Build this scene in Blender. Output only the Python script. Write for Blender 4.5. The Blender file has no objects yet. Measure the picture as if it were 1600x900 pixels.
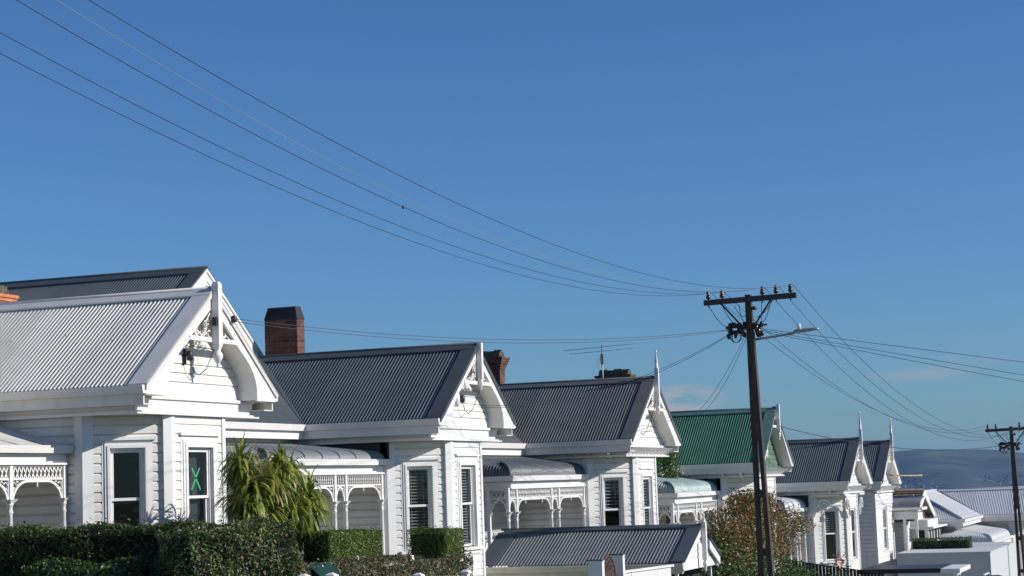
import bpy, math, random
from mathutils import Vector, Matrix
random.seed(7)
R = math.radians
S = bpy.context.scene
COL = S.collection

# ------------------------------------------------------------------ mesh helper
class MB:
    def __init__(s, f=None):
        s.v = []; s.f = []; s.mi = []; s.T = f or (lambda x, y, z: (x, y, z)); s.m = 0; s.sm = []
    def add(s, vs, fs, smooth=False):
        o = len(s.v)
        s.v += [s.T(*p) for p in vs]
        for f in fs:
            s.f.append([i + o for i in f]); s.mi.append(s.m); s.sm.append(smooth)
        return s
    def box(s, x0, x1, y0, y1, z0, z1):
        vs = [(x, y, z) for x in (x0, x1) for y in (y0, y1) for z in (z0, z1)]
        return s.add(vs, [(0,1,3,2),(4,6,7,5),(0,4,5,1),(2,3,7,6),(0,2,6,4),(1,5,7,3)])
    def quad(s, a, b, c, d): return s.add([a, b, c, d], [(0,1,2,3)])
    def hexa(s, bot, top):
        n = len(bot)
        return s.add(list(bot) + list(top), [tuple(range(n))[::-1], tuple(range(n, 2*n))] + [(i, (i+1) % n, n+(i+1) % n, n+i) for i in range(n)])
    def plate(s, poly, d0, d1):            # polygon in (x, z), extruded in y
        return s.hexa([(x, d0, z) for x, z in poly], [(x, d1, z) for x, z in poly])
    def strip(s, A, B, d0, d1):            # band between two polylines (x,z), extruded in y
        for i in range(len(A) - 1):
            q = [A[i], A[i+1], B[i+1], B[i]]
            s.hexa([(x, d0, z) for x, z in q], [(x, d1, z) for x, z in q])
        return s
    def tube(s, pts, r, n=6, r2=None, caps=True):
        pts = [Vector(p) for p in pts]; k = len(pts); vs = []
        for i, p in enumerate(pts):
            d = (pts[min(i+1, k-1)] - pts[max(i-1, 0)])
            if d.length < 1e-9: d = Vector((0, 0, 1))
            d.normalize(); u = d.orthogonal() if abs(d.z) > .9 else d.cross(Vector((0, 0, 1)))
            u.normalize(); w = d.cross(u); rr = r if r2 is None else r + (r2 - r) * i / (k - 1)
            for j in range(n):
                a = 2*math.pi*j/n; q = p + (u*math.cos(a) + w*math.sin(a)) * rr; vs.append(tuple(q))
        fs = [(i*n+j, i*n+(j+1) % n, (i+1)*n+(j+1) % n, (i+1)*n+j) for i in range(k-1) for j in range(n)]
        if caps: fs += [tuple(range(n))[::-1], tuple(range((k-1)*n, k*n))]
        return s.add(vs, fs, True)
    def lathe(s, x, y, prof, n=10):        # prof: (r, z)
        vs = []; k = len(prof)
        for r, z in prof:
            for j in range(n):
                a = 2*math.pi*(j+.5)/n; vs.append((x + r*math.cos(a), y + r*math.sin(a), z))
        fs = [(i*n+j, i*n+(j+1) % n, (i+1)*n+(j+1) % n, (i+1)*n+j) for i in range(k-1) for j in range(n)]
        fs += [tuple(range(n))[::-1], tuple(range((k-1)*n, k*n))]
        return s.add(vs, fs, True)
    def build(s, name, mat, parent=None, loc=None):
        me = bpy.data.meshes.new(name)
        me.from_pydata(s.v, [], s.f)
        for m in (mat if isinstance(mat, (list, tuple)) else [mat]): me.materials.append(m)
        me.polygons.foreach_set('material_index', s.mi)
        me.polygons.foreach_set('use_smooth', s.sm)
        me.update()
        o = bpy.data.objects.new(name, me); COL.objects.link(o)
        if parent is not None: o.parent = parent
        if loc: o.location = loc
        return o

def tag(o, label=None, cat=None, group=None, kind=None):
    if label: o['label'] = label
    if cat: o['category'] = cat
    if group: o['group'] = group
    if kind: o['kind'] = kind
    return o
def empty(name, loc, rz=0):
    o = bpy.data.objects.new(name, None); COL.objects.link(o)
    o.location = loc; o.rotation_euler = (0, 0, rz); o.empty_display_size = .3
    return o

# ------------------------------------------------------------------ materials
def nt(name):
    m = bpy.data.materials.new(name); m.use_nodes = True
    return m, m.node_tree, m.node_tree.nodes['Principled BSDF']
def mat(name, col, rough=.6, var=.12, scale=3., bump=0., bscale=40., metal=0., col2=None, spec=.5, stretch=(1,1,1), dirt=0., sheets=0., courses=0., spots=0.):
    m, t, b = nt(name); N = t.nodes; L = t.links
    b.inputs['Roughness'].default_value = rough; b.inputs['Metallic'].default_value = metal
    b.inputs['Specular IOR Level'].default_value = spec
    tc = N.new('ShaderNodeTexCoord'); mp = N.new('ShaderNodeMapping'); mp.inputs['Scale'].default_value = stretch
    L.new(tc.outputs['Object'], mp.inputs[0])
    n = N.new('ShaderNodeTexNoise'); n.inputs['Scale'].default_value = scale; n.inputs['Detail'].default_value = 6
    n.inputs['Roughness'].default_value = .65
    L.new(mp.outputs[0], n.inputs['Vector'])
    r = N.new('ShaderNodeValToRGB'); r.color_ramp.elements[0].position = .3; r.color_ramp.elements[1].position = .7
    c2 = col2 or tuple(c * (1 - var) for c in col)
    r.color_ramp.elements[0].color = (*c2, 1); r.color_ramp.elements[1].color = (*col, 1)
    L.new(n.outputs['Fac'], r.inputs[0])
    out = r.outputs[0]
    if dirt:
        n2 = N.new('ShaderNodeTexNoise'); n2.inputs['Scale'].default_value = 1.3; n2.inputs['Detail'].default_value = 8
        mp2 = N.new('ShaderNodeMapping'); mp2.inputs['Scale'].default_value = (2.5, 2.5, .5)
        L.new(tc.outputs['Object'], mp2.inputs[0]); L.new(mp2.outputs[0], n2.inputs['Vector'])
        r2 = N.new('ShaderNodeValToRGB'); r2.color_ramp.elements[0].position = .52; r2.color_ramp.elements[1].position = .72
        r2.color_ramp.elements[0].color = (0, 0, 0, 1); r2.color_ramp.elements[1].color = (dirt, dirt, dirt, 1)
        L.new(n2.outputs['Fac'], r2.inputs[0])
        mx = N.new('ShaderNodeMix'); mx.data_type = 'RGBA'
        L.new(r2.outputs[0], mx.inputs[0]); L.new(out, mx.inputs[6]); mx.inputs[7].default_value = (col[0]*.6, col[1]*.57, col[2]*.5, 1)
        out = mx.outputs[2]
    def M_(op, a, bb=None):
        q = N.new('ShaderNodeMath'); q.operation = op
        for k_, v_ in enumerate((a, bb)):
            if v_ is None: continue
            if isinstance(v_, (int, float)): q.inputs[k_].default_value = v_
            else: L.new(v_, q.inputs[k_])
        return q.outputs[0]
    def mul(o_, f_):
        q = N.new('ShaderNodeMix'); q.data_type = 'RGBA'; q.blend_type = 'MULTIPLY'; q.inputs[0].default_value = 1; L.new(o_, q.inputs[6]); L.new(f_, q.inputs[7]); return q.outputs[2]
    if sheets or courses:
        sp_ = N.new('ShaderNodeSeparateXYZ'); L.new(tc.outputs['Object'], sp_.inputs[0])
        for amt, ax, per in ((sheets, 1, .762), (courses, 2, .153)):
            if not amt: continue
            wn = N.new('ShaderNodeTexWhiteNoise'); wn.noise_dimensions = '1D'; L.new(M_('FLOOR', M_('DIVIDE', sp_.outputs[ax], per)), wn.inputs['W'])
            out = mul(out, M_('ADD', M_('MULTIPLY', wn.outputs['Value'], amt), 1-amt*.6))
        if sheets:   # rows of roofing nails along the purlins
            row = M_('LESS_THAN', M_('FRACT', M_('DIVIDE', sp_.outputs[2], .52)), .035); dot = M_('LESS_THAN', M_('FRACT', M_('DIVIDE', sp_.outputs[1], .1524)), .3)
            out = mul(out, M_('SUBTRACT', 1., M_('MULTIPLY', M_('MULTIPLY', row, dot), .45)))
    if spots:
        vo_ = N.new('ShaderNodeTexVoronoi'); vo_.inputs['Scale'].default_value = 2.2; L.new(tc.outputs['Object'], vo_.inputs['Vector'])
        out = mul(out, M_('SUBTRACT', 1., M_('MULTIPLY', M_('LESS_THAN', vo_.outputs['Distance'], .055), spots)))
    L.new(out, b.inputs['Base Color'])
    if bump:
        n3 = N.new('ShaderNodeTexNoise'); n3.inputs['Scale'].default_value = bscale; n3.inputs['Detail'].default_value = 4
        L.new(mp.outputs[0], n3.inputs['Vector'])
        bp = N.new('ShaderNodeBump'); bp.inputs['Strength'].default_value = bump; bp.inputs['Distance'].default_value = .02
        L.new(n3.outputs['Fac'], bp.inputs['Height']); L.new(bp.outputs[0], b.inputs['Normal'])
    return m
def brick_mat(name, c1, c2, mortar):
    m, t, b = nt(name); N = t.nodes; L = t.links
    tc = N.new('ShaderNodeTexCoord'); sp = N.new('ShaderNodeSeparateXYZ'); L.new(tc.outputs['Object'], sp.inputs[0])
    ad = N.new('ShaderNodeMath'); ad.operation = 'ADD'; L.new(sp.outputs[0], ad.inputs[0]); L.new(sp.outputs[1], ad.inputs[1])
    cb = N.new('ShaderNodeCombineXYZ'); L.new(ad.outputs[0], cb.inputs[0]); L.new(sp.outputs[2], cb.inputs[1])
    bt = N.new('ShaderNodeTexBrick'); bt.inputs['Scale'].default_value = 1
    bt.inputs['Brick Width'].default_value = .235; bt.inputs['Row Height'].default_value = .085; bt.inputs['Mortar Size'].default_value = .008
    bt.inputs['Color1'].default_value = (*c1, 1); bt.inputs['Color2'].default_value = (*c2, 1); bt.inputs['Mortar'].default_value = (*mortar, 1)
    L.new(cb.outputs[0], bt.inputs['Vector'])
    n = N.new('ShaderNodeTexNoise'); n.inputs['Scale'].default_value = 9; n.inputs['Detail'].default_value = 6; L.new(tc.outputs['Object'], n.inputs['Vector'])
    mr = N.new('ShaderNodeMapRange'); mr.inputs[3].default_value = .45; mr.inputs[4].default_value = 1.35; L.new(n.outputs['Fac'], mr.inputs[0])
    mx = N.new('ShaderNodeMix'); mx.data_type = 'RGBA'; mx.blend_type = 'MULTIPLY'; mx.inputs[0].default_value = 1
    L.new(bt.outputs['Color'], mx.inputs[6]); L.new(mr.outputs[0], mx.inputs[7]); L.new(mx.outputs[2], b.inputs['Base Color'])
    bp = N.new('ShaderNodeBump'); bp.inputs['Strength'].default_value = .6; bp.inputs['Distance'].default_value = .01; bp.invert = True
    L.new(bt.outputs['Fac'], bp.inputs['Height']); L.new(bp.outputs[0], b.inputs['Normal'])
    b.inputs['Roughness'].default_value = .9
    return m
def leaf_mat(name, c1, c2, c3=None, rough=.5, trans=.25):
    m, t, b = nt(name); N = t.nodes; L = t.links
    g = N.new('ShaderNodeNewGeometry')
    r = N.new('ShaderNodeValToRGB'); e = r.color_ramp.elements
    e[0].position = 0; e[0].color = (*c1, 1); e[1].position = .75; e[1].color = (*c2, 1)
    if c3: x = e.new(1.); x.color = (*c3, 1)
    L.new(g.outputs['Random Per Island'], r.inputs[0]); L.new(r.outputs[0], b.inputs['Base Color'])
    b.inputs['Roughness'].default_value = rough
    tr = N.new('ShaderNodeBsdfTranslucent'); L.new(r.outputs[0], tr.inputs['Color'])
    mx = N.new('ShaderNodeMixShader'); mx.inputs[0].default_value = trans
    L.new(b.outputs[0], mx.inputs[1]); L.new(tr.outputs[0], mx.inputs[2]); L.new(mx.outputs[0], N['Material Output'].inputs[0])
    return m
def glass_mat(name, tint=(.55, .6, .62), refl=.04):
    m, t, b = nt(name); N = t.nodes; L = t.links
    N.remove(b)
    tr = N.new('ShaderNodeBsdfTransparent'); tr.inputs[0].default_value = (*tint, 1)
    gl = N.new('ShaderNodeBsdfGlossy'); gl.inputs['Roughness'].default_value = .02
    fr = N.new('ShaderNodeFresnel'); fr.inputs[0].default_value = 1.5
    n = N.new('ShaderNodeTexNoise'); n.inputs['Scale'].default_value = 1.6
    tc = N.new('ShaderNodeTexCoord'); L.new(tc.outputs['Object'], n.inputs['Vector'])
    bp = N.new('ShaderNodeBump'); bp.inputs['Strength'].default_value = .15; bp.inputs['Distance'].default_value = .05
    L.new(n.outputs['Fac'], bp.inputs['Height']); L.new(bp.outputs[0], gl.inputs['Normal'])
    mx = N.new('ShaderNodeMixShader'); L.new(fr.outputs[0], mx.inputs[0]); L.new(tr.outputs[0], mx.inputs[1]); L.new(gl.outputs[0], mx.inputs[2])
    L.new(mx.outputs[0], N['Material Output'].inputs[0])
    return m

M = {}
M['white'] = mat('white_paint', (.73, .715, .685), .5, .06, 2.5, .08, 60, dirt=.30, courses=.09)
M['cream'] = mat('warm_white_paint', (.72, .70, .655), .5, .07, 2.5, .08, 60, dirt=.36, courses=.09)
M['trim'] = mat('white_gloss_trim', (.745, .73, .70), .4, .05, 3, dirt=.14)
M['lightroof'] = mat('pale_zinc_iron', (.72, .685, .60), .55, .1, 1.2, col2=(.63, .60, .53), spec=.3, dirt=.25, sheets=.12, spots=.5)
M['lightflash'] = mat('pale_grey_flashing', (.62, .60, .56), .45, .12, 2)
M['darkroof'] = mat('charcoal_iron', (.098, .118, .130), .55, .2, 1.5, spec=.25, dirt=.3, sheets=.16, spots=.3)
M['darkflash'] = mat('charcoal_flashing', (.078, .09, .10), .5, .2, 2, spec=.3)
M['brownroof'] = mat('warm_grey_iron', (.128, .134, .132), .6, .2, 1.5, spec=.25, dirt=.35, sheets=.18, spots=.4)
M['garageroof'] = mat('mid_grey_iron', (.165, .178, .178), .6, .2, 1.5, spec=.25, dirt=.3, sheets=.16, spots=.3)
M['greenroof'] = mat('green_iron', (.062, .185, .115), .6, .25, 1.5, spec=.25, dirt=.3, sheets=.2, spots=.4)
M['greenflash'] = mat('faded_green_flashing', (.10, .19, .165), .5, .2, 3)
M['greengable'] = mat('mossy_green_shingle', (.13, .22, .15), .8, .4, 7, .2, 30, col2=(.035, .085, .06), courses=.3)
M['vergreen'] = mat('faded_green_veranda_iron', (.42, .48, .46), .45, .3, 2, col2=(.20, .31, .28), spec=.5)
M['verwhite'] = mat('white_veranda_iron', (.62, .63, .64), .5, .15, 2)
M['whiteroof'] = mat('white_painted_iron', (.56, .57, .58), .5, .08, 1.2, dirt=.15, sheets=.1)
M['verdark'] = mat('dark_grey_veranda_iron', (.105, .11, .115), .45, .2, 2)
M['vergrey'] = mat('weathered_grey_veranda_iron', (.21, .22, .23), .45, .2, 2)
M['darkwall'] = mat('dark_side_panel', (.018, .028, .036), .6, .2, 3)
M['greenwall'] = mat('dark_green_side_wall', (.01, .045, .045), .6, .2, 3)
M['greywall'] = mat('grey_painted_wall', (.36, .38, .40), .6, .08, 2)
M['tile'] = mat('brown_clay_tile', (.20, .15, .11), .8, .4, 5, .3, 30, col2=(.09, .065, .05))
M['brick_dark'] = brick_mat('sooty_brick', (.06, .027, .021), (.19, .068, .04), (.12, .09, .075))
M['brick_orange'] = brick_mat('orange_brick', (.55, .17, .06), (.62, .22, .09), (.22, .17, .14))
M['cap'] = mat('lichen_mortar_cap', (.17, .16, .11), .95, .6, 12, .6, 25, col2=(.03, .028, .025))
M['tar'] = mat('black_tarred_cap', (.022, .022, .024), .7, .4, 8, .3, 30)
M['pole'] = mat('weathered_pole_timber', (.085, .063, .048), .85, .4, 4, .6, 30, col2=(.022, .018, .015), stretch=(4, 4, .4))
M['wood'] = mat('crossarm_timber', (.075, .058, .046), .85, .4, 4, .4, 30, stretch=(.5, 4, 4))
M['iron'] = mat('dark_iron', (.03, .03, .033), .5, .3, 8)
M['porc'] = mat('brown_porcelain', (.05, .022, .018), .25, .2, 8)
M['wire'] = mat('black_cable', (.025, .027, .03), .5, .1, 8)
M['wirelight'] = mat('green_aged_copper_wire', (.22, .26, .22), .5, .1, 8)
M['galv'] = mat('galvanised_steel', (.33, .34, .36), .4, .15, 6, metal=.6)
M['lampwhite'] = mat('white_lamp_housing', (.7, .7, .7), .4, .05, 6)
M['room'] = mat('dark_room', (.02, .018, .017), .9, .3, 1)
M['curtain'] = mat('pale_curtain', (.16, .16, .15), .9, .15, 2)
M['blind'] = mat('blind_slat', (.55, .52, .46), .5, .1, 3)
M['blindwhite'] = mat('white_blind_slat', (.75, .75, .75), .5, .1, 3)
M['glass'] = glass_mat('window_glass')
M['tape'] = mat('green_tape', (.05, .38, .15), .5, .1, 3)
M['vwall'] = mat('shaded_cream_weatherboard', (.62, .60, .56), .6, .06, 2)
M['red'] = mat('brown_door', (.12, .05, .03), .5, .2, 4)
M['green'] = mat('dark_green_enamel', (.012, .042, .016), .35, .2, 4)
M['black'] = mat('black_paint', (.012, .012, .014), .4, .2, 4)
M['fence_black'] = mat('black_stained_paling', (.018, .017, .017), .7, .3, 5)
M['iron_rust'] = mat('rusty_iron_gate', (.10, .04, .025), .7, .4, 8)
M['bark'] = mat('bark', (.12, .09, .065), .9, .4, 8, .5, 30)
M['asphalt'] = mat('asphalt', (.09, .088, .084), .9, .25, 3, .3, 60)
M['concrete'] = mat('concrete', (.40, .38, .34), .9, .2, 2, .2, 50)
M['grass'] = mat('grass', (.07, .11, .03), .95, .4, 6, .5, 30)
M['block'] = mat('white_rendered_wall', (.50, .51, .515), .7, .05, 1.2)
M['bfascia'] = mat('weathered_cream_trim', (.66, .63, .52), .6, .12, 4, dirt=.2)
M['chain'] = mat('yellow_cable_guard', (.42, .33, .16), .6, .3, 10)

PITCH, AMP = .0762, .015
def corr(mb, s0, s1, place, prof, norm, dmax=None, dmin=None, dense=6):
    """corrugated sheet: columns at s, each running up a profile. place(s,d,h)->xyz, prof: list of (d,h); norm(i)->(dn,hn)"""
    n = max(2, int((s1 - s0) / PITCH * dense)); rows = []
    D = [p[0] for p in prof]
    def at(d):
        for i in range(len(D) - 1):
            if d <= D[i+1] + 1e-9:
                t = (d - D[i]) / max(1e-9, D[i+1] - D[i]); return prof[i][1] + t * (prof[i+1][1] - prof[i][1])
        return prof[-1][1]
    K = len(prof)
    for i in range(n + 1):
        s = s0 + (s1 - s0) * i / n
        hi = min(D[-1], dmax(s)) if dmax else D[-1]
        lo = max(D[0], dmin(s)) if dmin else D[0]
        if hi < lo: hi = lo
        o = AMP * math.cos(2*math.pi*s/PITCH)
        col = []
        for k in range(K):
            d = D[k] if (hi >= D[-1]-1e-6 and lo <= D[0]+1e-6) else lo + (hi - lo) * ((D[k]-D[0]) / (D[-1]-D[0]))
            dn, hn = norm(d)
            col.append(place(s, d + dn*o, at(d) + hn*o))
        rows.append(col)
    vs = [p for c in rows for p in c]
    mb.add(vs, [(i*K+k, (i+1)*K+k, (i+1)*K+k+1, i*K+k+1) for i in range(n) for k in range(K-1)], True)

def boards(mb, s0, s1, z0, z1, holes=(), left=None, right=None, pitch=.153, d0=.0, lip=.034):
    """lapped weatherboards in the frame (s, d outward, z)"""
    n = int(math.ceil((z1 - z0) / pitch)); zt = z1
    for i in range(n):
        a, b_ = max(z0, zt - pitch), zt; zt -= pitch
        zm = (a + b_) / 2
        l0, l1 = (s0, s0) if left is None else (left(a), left(b_))
        r0, r1 = (s1, s1) if right is None else (right(a), right(b_))
        segs = [((l0, l1), (r0, r1))]
        for h in holes:
            if h[2] < zm < h[3]:
                ns = []
                for (p, q) in segs:
                    if h[0] > p[0]: ns.append((p, (min(h[0], q[0]),)*2))
                    if h[1] < q[0]: ns.append(((max(h[1], p[0]),)*2, q))
                segs = ns
        for (p, q) in segs:
            if q[0] - p[0] < .005: continue
            mb.add([(p[0], d0+lip, a), (q[0], d0+lip, a), (q[0], d0+lip-.002, a+.11), (p[0], d0+lip-.002, a+.11), (q[1], d0+.004, b_), (p[1], d0+.004, b_), (p[0], d0-.03, a), (q[0], d0-.03, a)],
                   [(0,1,2,3), (3,2,4,5), (6,7,1,0)])

def window(parent, T, s0, s1, z0, z1, blind=None, hood=True, sill=True, mrail=None, label=None, tape=False, w=.15, mull=False, curtain=False, flat=1.):
    T0_ = T; T = (lambda s, d, z: T0_(s, d*flat if d > -.2 else d, z))
    m = MB(T)
    for (ai, a, d) in ((w*.66+.001, w, .038), (w*.34+.001, w*.66, .055), (0, w*.34, .07)):
        m.box(s0-a, s0-ai, -.02, d, z0-.02, z1+a); m.box(s1+ai, s1+a, -.02, d, z0-.02, z1+a); m.box(s0-ai+.0005, s1+ai-.0005, -.02, d, z1+ai+.0005, z1+a)
    if hood: m.box(s0-w-.05, s1+w+.05, -.02, .085, z1+w, z1+w+.05)
    m.box(s0-.003, s0+.03, -.12, .003, z0, z1-.001); m.box(s1-.03, s1+.003, -.12, .003, z0, z1-.001); m.box(s0-.003, s1+.003, -.12, .003, z1-.03, z1+.003)
    o = m.build('window', M['trim'], parent)
    if label: o['label'] = label
    if sill:
        q = MB(T); q.box(s0-w-.06, s1+w+.06, -.1, .12, z0-.08, z0-.021); q.box(s0-w, s1+w, -.02, .06, z0-.16, z0-.082)
        q.build('sill', M['trim'], o)
    zm = mrail if mrail is not None else (z0+z1)/2
    q = MB(T); a, b = s0+.03, s1-.03
    for (zz0, zz1, dd) in ((zm-.02, z1-.03, -.02), (z0, zm+.018, -.055)):
        q.box(a, a+.045, dd-.03, dd, zz0, zz1); q.box(b-.045, b, dd-.03, dd, zz0, zz1)
        q.box(a+.045, b-.045, dd-.03, dd-.001, zz0, zz0+.045); q.box(a+.045, b-.045, dd-.03, dd-.001, zz1-.045, zz1)
        if mull: q.box((a+b)/2-.03, (a+b)/2+.03, dd-.03, dd+.002, zz0+.045, zz1-.045)
    q.build('sash', M['trim'], o)
    q = MB(T); q.quad((a+.04, -.035, zm), (b-.04, -.035, zm), (b-.04, -.035, z1-.06), (a+.04, -.035, z1-.06)); q.quad((a+.04, -.07, z0+.03), (b-.04, -.07, z0+.03), (b-.04, -.07, zm), (a+.04, -.07, zm))
    q.build('pane', M['glass'], o)
    q = MB(T); q.quad((a-.3, -.9, z0-.2), (b+.3, -.9, z0-.2), (b+.3, -.9, z1+.2), (a-.3, -.9, z1+.2)); q.box(s0-.05, s0-.02, -.9, -.13, z0, z1); q.box(s1+.02, s1+.05, -.9, -.13, z0, z1)
    q.box(s0-.05, s1+.05, -.9, -.13, z1+.01, z1+.03); q.box(s0-.05, s1+.05, -.9, -.13, z0-.03, z0-.01)
    q.build('room_interior', M['room'], o)
    if blind:
        q = MB(T); zz = z1-.08; lo = blind[1] if len(blind) > 1 and blind[1] is not None else z0+.05
        st = blind[2] if len(blind) > 2 else .05
        while zz > lo:
            q.add([(a, -.145, zz), (b, -.145, zz), (b, -.11, zz-.022), (a, -.11, zz-.022)], [(0,1,2,3)]); zz -= st
        for ss in (a+.12, b-.12): q.box(ss-.006, ss+.006, -.108, -.106, lo, z1-.06)
        q.build('blind', M[blind[0]], o)
    if curtain:
        q = MB(T); n = 24; ww = (b-a)*.5
        vs = []
        for i in range(n+1):
            ss = a + ww*i/n + (b-a)*.5; dd = -.2 + .025*math.sin(i*1.6); vs += [(ss, dd, z0), (ss, dd, z1)]
        q.add(vs, [(2*i, 2*i+2, 2*i+3, 2*i+1) for i in range(n)], True); q.build('curtain', M['curtain'], o)
    if tape:
        q = MB(T); c = (s0+s1)/2 - .01; z = zm + .30
        for sg in (-1, 1):
            q.add([(c-sg*.16, -.0305, z-.17), (c-sg*.13, -.0305, z-.19), (c+sg*.14, -.0305, z+.17), (c+sg*.11, -.0305, z+.19)], [(0,1,2,3)])
        k = q.build('tape_cross', M['tape'], o); k['label'] = 'green tape cross stuck on the glass'
    return o

def arc(cx, cz, r, a0, a1, n=10): return [(cx + r*math.cos(R(a0+(a1-a0)*i/n)), cz + r*math.sin(R(a0+(a1-a0)*i/n))) for i in range(n+1)]

def chimney(parent, x0, x1, y0, y1, z0, z1, kind, brick):
    m = MB()
    if kind == 'tapered':
        m.box(x0, x1, y0, y1, z0, z1-.28)
        o = m.build('chimney', brick, parent)
        c = MB(); e = .06
        c.hexa([(x0-.01, y0-.01, z1-.28), (x1+.01, y0-.01, z1-.28), (x1+.01, y1+.01, z1-.28), (x0-.01, y1+.01, z1-.28)], [(x0+e, y0+e, z1), (x1-e, y0+e, z1), (x1-e, y1-e, z1), (x0+e, y1-e, z1)])
        for k in range(5):
            xx = x0+e+(x1-x0-2*e)*k/5; c.box(xx, xx+.09, y0+e, y1-e, z1-.01, z1+random.uniform(.0, .02))
        c.build('chimney_cap', M['tar'], o)
    else:
        h = z1 - .2; m.box(x0, x1, y0, y1, z0, h-.33)
        for k in range(5): e = .025*(k+1); m.box(x0-e, x1+e, y0-e, y1+e, h-.33+.066*k, h-.33+.066*(k+1)-.001*(k+1))
        o = m.build('chimney', brick, parent)
        c = MB(); random.seed(int(abs(x0*100)))
        n = 7
        for i in range(n):
            for j in range(4):
                xa = x0 + (x1-x0)*i/n; ya = y0+(y1-y0)*j/4; hh = .2*(1-.8*abs((i+.5)/n*2-1)**3)*random.uniform(.75, 1.05)
                c.box(xa+.001, xa+(x1-x0)/n+.015, ya+.001, ya+(y1-y0)/4+.012, h, h+hh)
        c.build('chimney_cap', M['cap'], o)
    return o

def finial(parent, kind, rise, up, b=-.07, f=None):
    m = MB(f); T = .06
    if kind == 'square':
        m.box(-.065, .065, b-.065, b+.065, rise-.92, rise+up-.05); m.hexa([(-.065, b-.065, rise+up-.05), (.065, b-.065, rise+up-.05), (.065, b+.065, rise+up-.05), (-.065, b+.065, rise+up-.05)],
            [(-.04, b-.04, rise+up), (.04, b-.04, rise+up), (.04, b+.04, rise+up), (-.04, b+.04, rise+up)])
        m.hexa([(-.03, b-.03, rise-1.02), (.03, b-.03, rise-1.02), (.03, b+.03, rise-1.02), (-.03, b+.03, rise-1.02)], [(-.065, b-.065, rise-.92), (.065, b-.065, rise-.92), (.065, b+.065, rise-.92), (-.065, b+.065, rise-.92)])
        m.lathe(0, b, [(.015, rise-1.3), (.03, rise-1.27), (.02, rise-1.24), (.05, rise-1.2), (.085, rise-1.13), (.085, rise-1.07), (.05, rise-1.02), (.05, rise-1.0)], 12)
    elif kind == 'slim':
        m.box(-.05, .05, b-.05, b+.05, rise-.72, rise+up)
        m.lathe(0, b, [(.01, rise-.98), (.03, rise-.94), (.02, rise-.9), (.06, rise-.83), (.05, rise-.76), (.03, rise-.72)], 10)
    else:
        top = rise+up
        m.box(-.05, .05, b-.05, b+.05, rise-.72, rise+up*.35)
        m.lathe(0, b, [(.055, rise+up*.35), (.06, rise+up*.38), (.035, rise+up*.42), (.055, rise+up*.48), (.03, rise+up*.5), (.048, rise+up*.56), (.012, top-.07), (.032, top-.05), (.03, top-.02), (.01, top)], 10)
        m.lathe(0, b, [(.01, rise-.98), (.03, rise-.94), (.02, rise-.9), (.06, rise-.83), (.05, rise-.76), (.03, rise-.72)], 10)
    return m.build('finial', M['trim'], parent)

def scroll(mb, cx, cz, d0, d1, r=.2, turns=1.6, sx=1):
    pts = []
    for i in range(36):
        t = i/35; a = t*turns*2*math.pi; rr = r*(1-.72*t); pts.append((cx + sx*rr*math.cos(a), cz + rr*math.sin(a), .05-.022*t))
    for i in range(35):
        (x0, z0, w0), (x1, z1, w1) = pts[i], pts[i+1]
        a0 = math.atan2(z0-cz, x0-cx); a1 = math.atan2(z1-cz, x1-cx)
        q = [(x0, z0), (x1, z1), (x1-w1*math.cos(a1), z1-w1*math.sin(a1)), (x0-w0*math.cos(a0), z0-w0*math.sin(a0))]
        mb.hexa([(x, d0, z) for x, z in q], [(x, d1, z) for x, z in q])

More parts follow.
